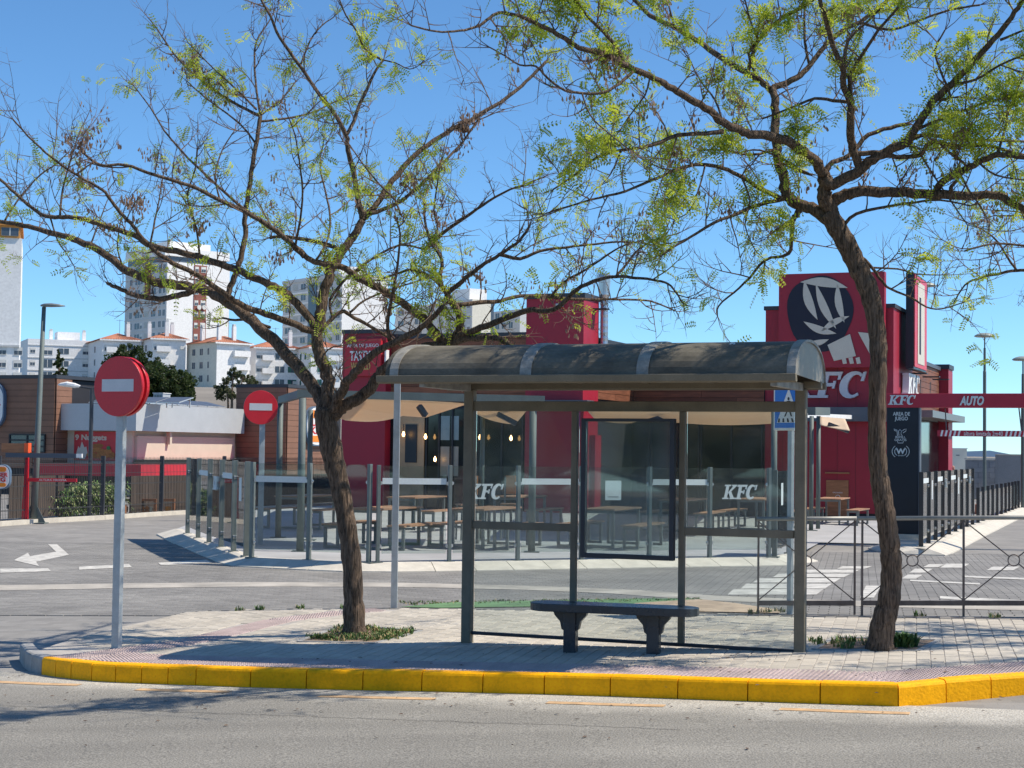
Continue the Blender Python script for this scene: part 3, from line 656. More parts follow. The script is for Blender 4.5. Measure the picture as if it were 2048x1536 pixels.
# ------------------------------------------------------------------ trees
def barkmat(name, col):
    m = bpy.data.materials.new(name); m.use_nodes = True; nt = m.node_tree; b = nt.nodes['Principled BSDF']; b.inputs['Roughness'].default_value = .9; b.inputs['Specular IOR Level'].default_value = .2
    tc = _n(nt, 'ShaderNodeTexCoord'); mp = _n(nt, 'ShaderNodeMapping'); mp.inputs['Scale'].default_value = (42, 42, 4.5); nt.links.new(tc.outputs['Object'], mp.inputs[0])
    no = _n(nt, 'ShaderNodeTexNoise'); no.inputs['Scale'].default_value = 1.3; no.inputs['Detail'].default_value = 7; no.inputs['Roughness'].default_value = .65; no.inputs['Distortion'].default_value = .6; nt.links.new(mp.outputs[0], no.inputs[0])
    vo = _n(nt, 'ShaderNodeTexVoronoi', feature='DISTANCE_TO_EDGE'); vo.inputs['Scale'].default_value = 1.1; nt.links.new(mp.outputs[0], vo.inputs[0])
    cr = _n(nt, 'ShaderNodeValToRGB'); cr.color_ramp.elements[0].position = .33; cr.color_ramp.elements[0].color = (*[c*.22 for c in col], 1); cr.color_ramp.elements[1].position = .66; cr.color_ramp.elements[1].color = (*[c*2.0 for c in col], 1)
    nt.links.new(no.outputs[0], cr.inputs[0]); nt.links.new(cr.outputs[0], b.inputs['Base Color'])
    ad = _n(nt, 'ShaderNodeMath', operation='MULTIPLY_ADD'); ad.inputs[1].default_value = .5; nt.links.new(vo.outputs[0], ad.inputs[0]); nt.links.new(no.outputs[0], ad.inputs[2])
    bp = _n(nt, 'ShaderNodeBump'); bp.inputs['Strength'].default_value = 1; bp.inputs['Distance'].default_value = .05; nt.links.new(ad.outputs[0], bp.inputs['Height']); nt.links.new(bp.outputs[0], b.inputs['Normal'])
    return m
M_bark = barkmat('furrowed_bark', (.145, .105, .075)); M_twig = pm('twig_bark', (.15, .098, .07), .85, 0, .3, 5, 40, .3)
def leafmat(name, cols, scale=1.7):
    m = bpy.data.materials.new(name); m.use_nodes = True; nt = m.node_tree; b = nt.nodes['Principled BSDF']; out = nt.nodes['Material Output']; b.inputs['Roughness'].default_value = .5; b.inputs['Specular IOR Level'].default_value = .3
    tc = _n(nt, 'ShaderNodeTexCoord'); no = _n(nt, 'ShaderNodeTexNoise'); no.inputs['Scale'].default_value = scale; no.inputs['Detail'].default_value = 8; no.inputs['Roughness'].default_value = .8; nt.links.new(tc.outputs['Object'], no.inputs[0])
    cr = _n(nt, 'ShaderNodeValToRGB'); e = cr.color_ramp.elements; e[0].position = .32; e[0].color = (*cols[0], 1); e[1].position = .68; e[1].color = (*cols[-1], 1)
    for i, c in enumerate(cols[1:-1]): k = e.new(.32+.36*(i+1)/(len(cols)-1)); k.color = (*c, 1)
    nt.links.new(no.outputs[0], cr.inputs[0]); nt.links.new(cr.outputs[0], b.inputs['Base Color'])
    tl = _n(nt, 'ShaderNodeBsdfTranslucent'); nt.links.new(cr.outputs[0], tl.inputs[0]); mx = _n(nt, 'ShaderNodeMixShader'); mx.inputs[0].default_value = .55
    nt.links.new(b.outputs[0], mx.inputs[1]); nt.links.new(tl.outputs[0], mx.inputs[2]); nt.links.new(mx.outputs[0], out.inputs[0]); return m
M_leaf = leafmat('acacia_leaf', [(.17, .26, .025), (.42, .52, .05), (.72, .76, .10)]); M_pod = leafmat('winged_seed_pod', [(.14, .08, .06), (.30, .20, .14), (.52, .40, .30)], 9)
def rnd(): return Vector((random.gauss(0, 1), random.gauss(0, 1), random.gauss(0, 1))).normalized()
def tree(label, base_px, trunk, limbs, Y0, seed, nleaf, npod, depth_amp, sparse=1.0, scale=1.0):
    random.seed(seed); bs = gp(*base_px); T_ = thing('acacia_tree', label, 'tree', bs); Y0 = bs.y
    wood = MB(); twig = MB(); nodes = []  # nodes: (px,py,depth)
    def place(pts, d0, d1):
        W = []
        L = [0]
        for i in range(1, len(pts)): L.append(L[-1]+math.hypot(pts[i][0]-pts[i-1][0], pts[i][1]-pts[i-1][1]))
        for p, l in zip(pts, L):
            t = l/max(1, L[-1]); d = d0+(d1-d0)*t; W.append((at(p[0], p[1], Y0+d), p[2]*(Y0+d)/FPX)); nodes.append((p[0], p[1], d))
        return W
    def smoothW(W, n):
        P_ = curve_pts([w_[0] for w_ in W], n); rs = []
        for i in range(len(W)-1):
            for k in range(n): t = k/n; rs.append(W[i][1]*(1-t)+W[i+1][1]*t)
        rs.append(W[-1][1]); return P_, rs
    Pt, rt = smoothW(place(trunk, 0, 0), 5); rt = [r*(1+.05*math.sin(i*1.7)+random.uniform(-.03, .03)) for i, r in enumerate(rt)]
    wood.tube(Pt, rt, 18, jit=.035); allb = []
    for li, lm in enumerate(limbs):
        x0, y0 = lm[0][0], lm[0][1]; near = min(nodes, key=lambda q: (q[0]-x0)**2+(q[1]-y0)**2); d0 = near[2]
        L = sum(math.hypot(lm[i][0]-lm[i-1][0], lm[i][1]-lm[i-1][1]) for i in range(1, len(lm)))*Y0/FPX
        d1 = d0+L*random.choice((-1, 1))*random.uniform(.15, depth_amp); d1 = max(-3.2, min(3.2, d1))
        P_, rs = smoothW(place(lm, d0, d1), 4 if lm[0][2] > 5 else 3)
        P_ = [p+rnd()*rs[i]*.25 if 0 < i < len(P_)-1 else p for i, p in enumerate(P_)]
        wood.tube(P_, [max(.004, r) for r in rs], 10 if lm[0][2] > 7 else 6, jit=.04); allb.append((P_, rs))
    ends = []
    def shoot(p, d, L, r, lvl):
        n = 6 if lvl == 0 else 4; pts = [p]; rs = [r]; cur = p; dd = d.normalized(); curl = rnd()*.16+Z*random.uniform(.05, .16)
        for i in range(n):
            dd = (dd+curl+rnd()*.12).normalized(); cur = cur+dd*L/n; pts.append(cur); rs.append(r*(1-.75*(i+1)/n))
        twig.tube(pts, rs, 4, False)
        for i in range(1, n+1):
            if lvl < 2 and random.random() < (.75 if lvl == 0 else .45)*sparse:
                sd = (dd*.5+rnd()*.9+Z*.12).normalized(); shoot(pts[i], sd, L*random.uniform(.35, .6), rs[i]*.8+.0008, lvl+1)
            if i > 1: ends.append((pts[i], dd, lvl))
    for P_, rs in allb:
        acc = 0
        for i in range(1, len(P_)):
            seg = (P_[i]-P_[i-1]); acc += seg.length; r = rs[i]
            step = .20 if r < .02 else (.28 if r < .035 else .5)
            if r > .06: continue
            if acc > step*random.uniform(.7, 1.4)/sparse:
                acc = 0; t = seg.normalized(); side = rnd(); side = (side-t*side.dot(t)).normalized()
                shoot(P_[i], t*random.uniform(.1, .7)+side*.8+Z*random.uniform(0, .5), random.uniform(.22, .75)*scale, min(.0065, r*.55)+.0012, 0)
        t = (P_[-1]-P_[-2]).normalized()
        for _ in range(3): shoot(P_[-1], t+rnd()*.5, random.uniform(.25, .5)*scale, .004, 1)
    leaf = MB(); random.shuffle(ends)
    # clumped: keep ends near cluster centres more often
    cl = [random.choice(ends)[0] for _ in range(110)]
    def dens(p): return min((p-c).length for c in cl)
    cand = sorted(ends[:int(nleaf*3.5)], key=lambda e: dens(e[0])+random.uniform(0, .42))[:nleaf]
    for p, d, lvl in cand:
        for _ in range(random.choice((1, 1, 2))):
            rd = (d*.5+rnd()+Z*random.uniform(-.35, .35)).normalized(); L = random.uniform(.11, .22)*scale; np_ = random.randint(5, 8); sd = rd.cross(rnd()).normalized(); ds = Vector((0, 0, -1))
            pts = []; cur = p.copy(); dd = rd.copy()
            for i in range(np_+1): pts.append((cur.copy(), dd.copy())); dd = (dd+ds*.09).normalized(); cur = cur+dd*L/np_
            for i in range(1, np_+1):
                q, dd = pts[i]; s = (sd-dd*sd.dot(dd)).normalized()
                for sg in (-1, 1):
                    ln = random.uniform(.027, .044)*scale*(1 if i < np_ else .8); v = (s*sg+dd*.3+ds*.12).normalized()*ln; wv_ = dd*ln*.27
                    leaf.add([q, q+v*.5+wv_, q+v, q+v*.5-wv_], [(0, 1, 2, 3)])
            twig.tube([pts[0][0], pts[np_//2][0], pts[-1][0]], [.0014, .001, .0006], 3, False)
    pod = MB(); pc = [random.choice(ends)[0] for _ in range(45)]
    cand = sorted(random.sample(ends, min(len(ends), npod*4)), key=lambda e: min((e[0]-c).length for c in pc)+random.uniform(0, .2))[:npod//3]
    for p, d, lvl in cand:
        for _ in range(random.randint(2, 5)):
            q = p+Vector((random.gauss(0, .035), random.gauss(0, .035), -random.uniform(.01, .09))); a = random.uniform(0, 6.28); s = Vector((math.cos(a), math.sin(a), 0)); l = random.uniform(.035, .06)*scale; w_ = l*.25; dn = (Vector((0, 0, -1))+rnd()*.3).normalized()
            pod.add([q, q+dn*l*.35+s*w_*.7, q+dn*l*.75+s*w_, q+dn*l, q+dn*l*.75-s*w_*.8, q+dn*l*.35-s*w_*.6], [(0, 1, 2, 3), (0, 3, 4, 5)])
    wood.build('trunk', M_bark, T_, smooth=True); twig.build('twigs', M_twig, T_); leaf.build('foliage', M_leaf, T_); pod.build('seed_pods', M_pod, T_)
    print('tree', len(wood.f), len(twig.f), len(leaf.f), len(pod.f), len(ends)); return T_
def LM(s, r0, r1):
    pts = [tuple(map(float, q.split(','))) for q in s.split()]; n = len(pts); return [(x, y, r0+(r1-r0)*i/(n-1)) for i, (x, y) in enumerate(pts)]
trunkA = [(712, 1278, 29), (709, 1258, 23), (707, 1200, 20), (704, 1130, 19), (692, 1040, 18.5), (677, 960, 20), (663, 900, 22), (653, 850, 22), (647, 818, 19)]
limbsA = [LM('650,835 640,795 612,755 570,705 520,655 470,612 430,588 385,575 330,567 305,562 254,542 223,516 178,491 147,478 114,469 76,458 38,449 0,443 -60,436', 14, 3.5),
 LM('652,850 657,800 655,750 643,715 636,680 640,630 650,585 658,552 673,522 691,494 709,471 726,440', 14, 7.5),
 LM('655,845 672,825 695,808 720,795 746,772 754,755 772,735 800,712 840,700 890,688', 13, 10),
 LM('660,838 676,796 691,768 710,745 739,714 772,694 820,669 850,650 886,613', 11, 5),
 LM('388,582 355,592 317,597 279,593 249,582 228,573 215,566', 6.5, 3.5),
 LM('452,603 457,582 472,547 482,516 490,470 489,440 494,403 506,328 516,266 521,232', 7, 4.5),
 LM('521,232 492,219 444,191 386,147 349,109 314,58 297,36', 3.6, 1.2), LM('521,232 513,178 509,120 513,82 533,51 547,27', 2.8, 1), LM('522,230 533,222 564,198 591,164', 2.4, 1.3), LM('519,243 545,240 600,232 632,222 660,208 700,191', 2.6, 1.2),
 LM('632,656 622,638 582,598 556,577 518,560 470,538 406,516 368,506 305,492 267,471 211,452 165,438 127,434 94,433 69,420 41,396 0,359 -40,330', 9, 2.5),
 LM('726,440 723,424 716,393 706,342 696,301 692,270 668,226 641,191 600,133 560,75 540,31 523,0 505,-40', 7, 2), LM('692,270 703,253 720,208 737,171 750,144 767,120', 4.2, 2.5), LM('767,120 791,126 819,138 839,130', 1.6, .8), LM('767,120 744,109 726,92 713,62 692,31 679,0 670,-30', 2.6, 1.2), LM('600,133 620,82 644,51 668,34', 2.2, 1),
 LM('726,438 754,407 785,362 819,321 856,290 908,256 942,239 976,219 1010,198 1044,171 1072,144 1092,123', 6.5, 3), LM('740,426 764,420 805,400 853,359 890,321 925,284 945,256 959,236', 4.6, 1.8),
 LM('683,501 658,491 607,478 566,473 540,476', 5, 3), LM('884,684 866,661 848,638 818,615 785,593 759,577 721,557 691,537 658,529 622,521 594,496 543,455 495,427 440,400 380,372 310,350 250,330 200,330 160,300', 9, 2.2),
 LM('630,666 607,656 569,641 531,628 480,608 457,593 406,557 368,537 320,510 287,478 267,453 241,425 219,396 205,379 157,352 116,325 68,284 26,239', 7.5, 1.6),
 LM('890,688 905,680 911,674 922,643 909,613 899,598 891,588', 9.5, 6.5), LM('891,588 912,572 937,552 962,532 1000,509 1040,480 1060,450', 5.5, 2.5), LM('899,598 880,560 884,520 860,480 850,440 848,400', 5, 2), LM('905,684 922,671 962,656 1000,641 1055,621 1096,621 1118,613 1153,580 1191,561 1232,553 1273,556 1314,561 1342,572 1366,607', 7.5, 1.6), LM('905,688 924,679 988,676 1020,690', 8, 5),
 LM('910,610 960,605 1000,602 1041,592 1123,596 1164,599 1232,599 1300,602 1350,622', 5, 1.4), LM('1232,553 1252,530 1275,500 1310,480 1345,470', 3, 1.2), LM('1104,591 1128,564 1170,540 1215,510 1250,490 1290,480', 3, 1.2), LM('896,590 870,560 830,540 800,545 760,560', 4, 2),
 LM('1000,509 1040,517 1080,502 1130,495 1190,488 1240,484 1290,486', 4, 1.4), LM('778,680 776,648 782,603 790,562 795,529 800,470 790,430', 4.4, 1.8),
 LM('645,656 665,636 688,623 708,636 747,656 800,690', 5, 3), LM('665,636 660,600 690,560 740,520 800,490 849,499', 3, 2), LM('849,499 901,454 942,427 976,403 1020,379 1054,371', 4, 1.6), LM('801,430 790,400 760,370 720,320 700,290', 2.5, 1.2), LM('849,499 875,460 868,420 876,360 880,330', 2.5, 1.2),
 LM('607,514 581,489 533,448 478,410 410,349 362,301 328,260 301,215 267,171', 4.2, 1.2), LM('120,430 125,380 137,335 150,290 164,253', 2.4, 1.2), LM('10,441 20,424 44,390 80,350 109,331 133,308', 2.4, 1.2), LM('513,219 472,178 427,137 376,85', 2.4, 1), LM('513,290 478,246 410,195 376,164', 2.4, 1), LM('400,515 395,470 385,430 375,390 390,340 395,300', 2.6, 1.3), LM('300,492 310,440 318,400 330,330', 2.4, 1.2), LM('250,540 235,500 240,450 255,400', 2, 1), LM('180,492 200,440 215,400', 2, 1), LM('590,496 600,440 605,380 598,320 590,270 575,230', 2.8, 1.2), LM('632,521 655,480 660,430 650,380 640,330 648,280', 2.8, 1.2), LM('540,655 500,640 470,640 445,636', 3.5, 2), LM('700,625 730,600 780,580 840,560 880,545', 2.5, 1.4), LM('440,400 430,350 445,300 470,260', 2.2, 1), LM('680,796 664,770 640,740 655,700 690,690', 2.2, 1.2), LM('100,433 115,480 135,510 148,532', 2, 1)]
random.seed(3)
treeA = tree('leaning tree left of the shelter with bare spreading branches and pods', (712, 1270), trunkA, limbsA, 0, 11, 1350, 1900, .75, 1.25)
trunkB = [(1762, 1306, 33), (1760, 1290, 27), (1768, 1240, 24.5), (1778, 1200, 22), (1783, 1150, 20.5), (1781, 1100, 20), (1776, 1060, 19.5), (1770, 1020, 19.5), (1762, 975, 19.5), (1756, 930, 18.5), (1754, 860, 18), (1755, 780, 17.8), (1757, 700, 17), (1752, 650, 17.5), (1745, 610, 18.5), (1733, 570, 20), (1712, 528, 20), (1694, 490, 20), (1672, 452, 20), (1655, 425, 19)]
limbsB = [LM('1665,445 1629,420 1599,409 1574,391 1567,358 1556,314 1552,278 1550,234 1550,197 1541,179', 13, 7.5), LM('1541,179 1519,161 1483,139 1439,113 1399,84 1355,58 1300,30 1270,0 1240,-40', 7, 4),
 LM('1574,391 1563,396 1519,376 1483,354 1446,336 1402,329 1362,336 1300,362 1249,383 1181,400 1113,420 1090,428', 5.5, 1.5), LM('1585,400 1570,398 1519,409 1475,427 1428,446 1380,475 1345,495 1325,510', 5, 1.6), LM('1603,412 1593,430 1578,445 1552,462', 7, 4.5), LM('1585,435 1581,500 1565,512 1530,520 1500,555 1468,585 1437,612 1435,632', 4.2, 1.2),
 LM('1660,430 1651,394 1649,365 1647,347', 16, 13), LM('1648,350 1629,321 1599,299 1570,281 1541,272 1505,270 1480,260 1446,245 1410,215 1373,194 1337,172 1300,152 1256,133 1208,109 1167,99 1133,79 1096,58 1051,36 1010,26 986,31 959,51 918,62 873,63 822,51', 11, 1.6),
 LM('1249,130 1236,99 1205,62 1174,31 1147,-7 1130,-40', 4.5, 2.5), LM('1266,143 1239,167 1205,186 1164,186 1130,181 1096,157 1072,133 1040,130 1010,112 980,95', 3.6, 1.3), LM('1446,262 1410,267 1355,270 1300,292 1242,301 1195,314 1147,352 1106,379', 5, 1.6),
 LM('1648,352 1665,369 1702,351 1738,325 1775,303 1811,285 1830,259 1866,204 1903,168 1950,120 1987,80 2023,33 2046,0 2070,-40', 12, 4), LM('1720,340 1709,310 1702,270 1700,226 1702,204 1687,172 1687,142 1672,106 1658,62 1643,11 1635,-30', 9.5, 4), LM('1704,200 1698,157 1713,128 1738,88 1765,50 1800,10 1820,-30', 4.5, 2), LM('1687,150 1691,102 1702,73 1738,40 1767,11 1790,-20', 4, 2), LM('1703,206 1665,201 1629,197 1585,215 1526,237', 4, 1.8),
 LM('1713,307 1755,306 1793,314 1840,310 1862,285 1921,292 1976,292 2048,310 2090,320', 5.5, 2.5), LM('1811,285 1848,270 1921,278 1994,281 2060,283', 5, 2.5), LM('1651,343 1665,325 1698,310 1738,270 1793,252 1819,248', 5.5, 4),
 LM('1660,420 1665,405 1683,391 1720,383 1775,383 1848,387 1921,391 1987,391 2016,402 2048,420 2090,445', 14, 6), LM('1870,385 1884,362 1921,343 1957,325 1994,310 2048,314 2090,318', 8, 5), LM('1899,385 1905,370 1921,351 1930,330 1905,310 1881,289', 4, 2), LM('1921,351 1938,380 1955,405 1968,424', 2.5, 1.2),
 LM('1541,179 1556,172 1592,157 1621,128 1647,95 1683,62 1720,44 1775,0 1800,-30', 7, 3.5), LM('1619,130 1610,84 1609,18 1605,-20', 3, 2), LM('1497,140 1512,88 1537,58 1563,37 1610,11 1640,-10', 4.5, 3), LM('1515,160 1497,106 1515,80 1500,40 1490,0', 3, 1.5),
 LM('1687,453 1713,427 1775,413 1830,405 1880,400 1940,412', 3.8, 1.6), LM('1715,515 1731,520 1751,545 1769,568 1782,578 1820,594 1853,614 1883,618 1929,604', 3.6, 1.2), LM('1740,535 1795,538 1833,548 1883,550', 2.2, 1), LM('1878,200 1900,190 1880,140 1870,100 1890,60', 3, 1.6), LM('1903,168 1950,160 2000,130 2048,110', 3, 1.8), LM('1840,305 1860,340 1900,400 1935,450', 2.4, 1), LM('1994,310 2010,260 2020,210 2048,180', 3, 2), LM('1830,259 1880,240 1930,220 1990,200 2060,190', 3.5, 2), LM('1720,44 1780,60 1840,40 1900,20 1960,10', 3, 2), LM('1350,60 1340,20 1330,-20', 2.4, 1.5), LM('1355,270 1340,320 1320,370', 2, 1), LM('1410,330 1400,370 1380,420 1350,440', 2, 1), LM('1242,301 1220,350 1190,380', 2, 1), LM('1483,354 1500,400 1490,450 1510,500', 2.2, 1), LM('1164,186 1180,230 1210,260 1260,300', 2, 1), LM('1300,152 1290,190 1260,230 1240,260', 2, 1), LM('1550,300 1500,310 1450,300 1400,300', 3, 1.4), LM('1556,320 1590,340 1620,350', 2.4, 1.4), LM('1958,325 1990,350 2048,360', 2.5, 1.5), LM('2000,80 2048,60', 3, 2), LM('1446,245 1430,200 1400,160 1380,120', 2.4, 1.2), LM('1625,350 1600,340 1570,320 1520,300 1480,305', 3, 1.5)]
tree('right tree with curved trunk and dense light green canopy', (1762, 1299), trunkB, limbsB, 0, 23, 2700, 1100, .75, 1.1)

pc_ = gp(2640, 1268); tc = copy_tree(treeA); tc.location = pc_; tc.rotation_euler = (0, 0, math.pi*.95); tc['label'] = 'next street tree just outside the right edge whose shadow crosses the pavement'
# ------------------------------------------------------------------ red chicken restaurant
K = Fr(gp(1165, 1034.5, H)); K.o.z = 0
def side(fr, u): return Fr(fr.P(u, 0, 0), fr.v)          # plane going away from the street at facade position u
M_side_v = None
M_plank = objcol(pm('stained_plank', (.20, .072, .035), .6, 0, .3, 2, 30, .15, stretch=(1, 1, 9)), .22)
M_cap = pm('dark_coping', (.045, .05, .06), .5, .2, .1, 3, 60, .03); M_band2 = pm('slate_fascia', (.085, .10, .125), .5, .1, .08, 3, 60, .02)
M_win = pm('dark_window_glass', (.012, .018, .02), .05, 0, .1, 2, 60, 0, spec=.5); M_mull = pm('window_mullion', (.02, .024, .03), .4, .3)
M_cream = pm('cream_print', (.60, .57, .48), .6, 0, .04); M_navy = pm('navy_print', (.008, .012, .03), .6, 0, .04); M_plinth = pm('black_plinth', (.02, .02, .025), .7)
RST = thing('restaurant', 'red panelled fast-food restaurant with wood cladding and tower sign', 'restaurant', K.P(0, 0, 0))
KS = side(K, 0); vW = KS.U(1265, 0, 780); vt2 = KS.U(1193, 0, 640)
PT = gp(1745, 1037.5, H); vT = (PT-K.o).dot(B)
ulft = K.U(683); zL = K.Zz(735, 668); zW = K.Zz(900, 676)
def planks(fr, u0, u1, z0, z1, v, h, parent, mat, n_len=3.2, th=.03, gap=.012, name='plank'):
    z = z0; row = 0
    while z < z1-.02:
        zz = min(z+h, z1); u = u0-(row % 3)*n_len/3
        while u < u1:
            a, b = max(u, u0), min(u+n_len, u1)
            if b-a > .1: MB().fb(fr, a+gap/3, b-gap/3, v-th-random.uniform(0, .004), v, z+gap/2, zz-gap/2).build(name, mat, parent)
            u += n_len
        z += h; row += 1
# body: left wing, recessed right wing
bx('wall', K, K.U(775), 0, .05, vW+8, 0, zW-.02, M_plinth, RST)
uT0, uT1 = K.U(1530, vT), K.U(1786.5, vT)
zR = K.Zz(1400, 702, vW)
bx('wall', K, .0, uT0, vW+.05, vW+8, 0, zR-.02, M_plinth, RST)
# play area block
uA1 = K.U(770, -.4); bx('wall', K, K.U(683, -.4), uA1, -.4, 7.9, 0, K.Zz(735, 667, -.4), M_red, RST); bx('coping', K, K.U(681, -.45), uA1+.06, -.46, 7.9, K.Zz(735, 667, -.4), K.Zz(735, 659, -.4), M_cap, RST)
# second tower
za2 = K.Zz(1110, 597, -.3); uB0, uB1 = K.U(1050, -.3), K.U(1165, -.3)
bx('wall', K, uB0, uB1, -.3, vt2, K.Zz(1110, 1030, -.3), za2, M_red, RST); bx('coping', K, uB0-.05, uB1+.05, -.35, vt2+.05, za2, K.Zz(1110, 587, -.3), M_cap, RST); bx('plinth', K, uB0+.02, uB1-.02, -.28, 1, 0, K.Zz(1110, 1030, -.3), M_plinth, RST)
# wood cladding
zc0 = K.Zz(900, 800); planks(K, K.U(776), uB0, K.Zz(900, 800), zW, .0, .205, RST, M_plank, 3.0); bx('coping', K, K.U(774), uB0, -.06, 8, zW, zW+.14, M_cap, RST)
FS = side(K, 0.03); planks(FS, vt2+.02, vW, FS.Zz(1230, 802), FS.Zz(1230, 692), 0, .205, RST, M_plank, 1.7); bx('coping', FS, vt2, vW, -.06, .1, FS.Zz(1230, 692), FS.Zz(1230, 683), M_cap, RST)
planks(K, .03, uT0-.01, K.Zz(1400, 808, vW), zR, vW, .2, RST, M_plank, 3.4); bx('coping', K, 0, uT0, vW-.05, vW+8, zR, zR+.14, M_cap, RST)
# main tower
zT = K.Zz(1660, 618, vT); bx('wall', K, uT0, uT1, vT, vT+4, .15, zT, M_red, RST); bx('coping', K, uT0-.05, uT1+.05, vT-.05, vT+4.05, zT, K.Zz(1660, 610, vT), M_cap, RST); bx('plinth', K, uT0+.02, uT1-.02, vT+.02, vT+3.9, 0, .15, M_plinth, RST)
# fascias
for a, b, v, p0, p1 in ((K.U(1065), uB1+.3, -.75, 1110, (800, 812)), (K.U(1190, vW), uT1-.2, vT-.6, 1640, (814, 842))):
    f = MB().fb(K, a, b, v, v+.6, K.Zz(p0, p1[1], v), K.Zz(p0, p1[0], v)).build('fascia', M_band2, RST)
# windows: left wing, recessed wing
def window(fr, px0, px1, py0, py1, v, parent, mull=3, mat=None, trans=0):
    a, b = fr.U(px0, v), fr.U(px1, v); z0, z1 = fr.Zz((px0+px1)/2, py1, v), fr.Zz((px0+px1)/2, py0, v)
    wf = MB(); t = .05
    for q in ((a, a+t, z0, z1), (b-t, b, z0, z1), (a+t, b-t, z0, z0+t), (a+t, b-t, z1-t, z1)): wf.fb(fr, q[0], q[1], v-.06, v+.02, q[2], q[3])
    for i in range(1, mull): u = a+(b-a)*i/mull; wf.fb(fr, u-.03, u+.03, v-.05, v+.02, z0+t, z1-t)
    for i in range(trans): z = z0+(z1-z0)*(i+1)/(trans+1); wf.fb(fr, a+t, b-t, v-.045, v+.015, z-.03, z+.03)
    w_ = wf.build('window', M_mull, parent); MB().fb(fr, a+t, b-t, v-.012, v-.004, z0+t, z1-t).build('pane', mat or M_win, w_); return w_
window(K, 853, 960, 815, 1022, .0, RST, 4, None, 0); window(K, 962, 1048, 815, 1030, .0, RST, 2); window(K, 1196, 1300, 842, 1030, vW, RST, 2); window(K, 1302, 1400, 842, 1030, vW, RST, 2); window(K, 1402, 1526, 842, 1030, vW, RST, 2); window(K, 778, 790, 820, 1020, 0, RST, 1)
M_refl = pm('reflected_facade', (.38, .46, .46), .15, 0, .05); 
mb = MB(); mb.fb(K, K.U(792), K.U(850), -.05, 0, .0, K.Zz(820, 815)); mb.build('door_surround', pm('tan_panel', (.40, .29, .17), .6), RST); MB().fb(K, K.U(813), K.U(836), -.08, -.052, K.Zz(820, 925), K.Zz(820, 849)).build('dark_poster', M_blackp, RST)
# thin panels painting the pale reflections on the window glass
for a, b in ((882, 900), (903, 918)):
    MB().fb(K, K.U(a), K.U(b), -.0155, -.0125, K.Zz(a, 880), K.Zz(a, 832)).build('reflection_patch', pm('pale_reflection', (.22, .30, .31), .3), RST); MB().fb(K, K.U(a), K.U(b), -.0155, -.0125, K.Zz(a, 952), K.Zz(a, 893)).build('reflection_patch', pm('beige_reflection', (.26, .25, .21), .3), RST)
# red lit pier right of the second tower
bx('pier', K, .02, .25, .35, .9, 0, K.Zz(1180, 870), M_red, RST)
# logo board: plain stand-in shapes in the board's colours
LB = thing('logo_board', 'large red sign board with cream and navy shapes topping the tower', 'sign', K.P(uT0, vT-.4, zT)); v = vT-.35
ub0, ub1 = K.U(1556, v), K.U(1768, v); zb0_, zb1_ = K.Zz(1650, 735, v), K.Zz(1650, 546, v)
bx('board', K, ub0, ub1, v, v+.33, zb0_, zb1_, M_red, LB)
def blob(fr, cx, cy, rx, ry, v, n=36, wob=.0, ph=0):
    out = []
    for i in range(n): a = 2*math.pi*i/n; r = 1+wob*math.sin(3*a+ph)+wob*.6*math.sin(5*a+1); u, z = fr.uz(cx+rx*r*math.cos(a), cy-ry*r*math.sin(a), v); out.append(fr.P(u, v, z))
    return out
def flat(fr, pts, v, th, mat, parent, name): return MB().prism([fr.P(*[fr.uz(x, y, v)[0], v, fr.uz(x, y, v)[1]]) for x, y in pts], -fr.v*th).build(name, mat, parent)
MB().prism(blob(K, 1640, 626, 66, 76, v-.002, 40, .03), -B*.02).build('navy_shape', M_navy, LB)
def swoosh(cx, cy, l, w_, ang, n=9):
    c_, s_ = math.cos(ang), math.sin(ang); out = []
    for k in range(2*n): t = k/n if k < n else (2*n-k)/n; x = (t-.5)*l; y = w_*math.sin(math.pi*t)*(1 if k < n else -.25); out.append((cx+x*c_-y*s_, cy+x*s_+y*c_))
    return out
for q in ((1648, 570, 96, -15, .12), (1622, 600, 84, 14, 1.25), (1652, 612, 100, 13, 1.15), (1682, 606, 80, 12, 1.4), (1640, 655, 70, 12, .35), (1670, 648, 66, -10, -.5), (1636, 682, 44, 9, -.15)): flat(K, swoosh(*q), v-.026, .012, M_cream, LB, 'cream_shape')
flat(K, [(1655, 690), (1700, 668), (1712, 712), (1668, 722)], v-.026, .012, M_cream, LB, 'cream_shape'); flat(K, [(1716, 664), (1752, 668), (1755, 730), (1742, 712)], v-.026, .012, M_cream, LB, 'cream_shape')
for i in range(3): flat(K, [(1683+i*14, 716), (1691+i*14, 714), (1694+i*14, 727), (1686+i*14, 728)], v-.026, .01, M_cream, LB, 'cream_stripe')
for i in range(1, 7): u = uT0+(uT1-uT0)*i/7; MB().fb(K, u-.004, u+.004, vT-.003, vT+.01, .2, zT-.05).build('panel_joint', M_plinth, RST)
kfc(K, K.U(1564, vT), K.U(1738, vT), K.Zz(1650, 796, vT), K.Zz(1650, 744, vT), vT, pm('letter_white', (.55, .58, .62), .4), RST, .12)
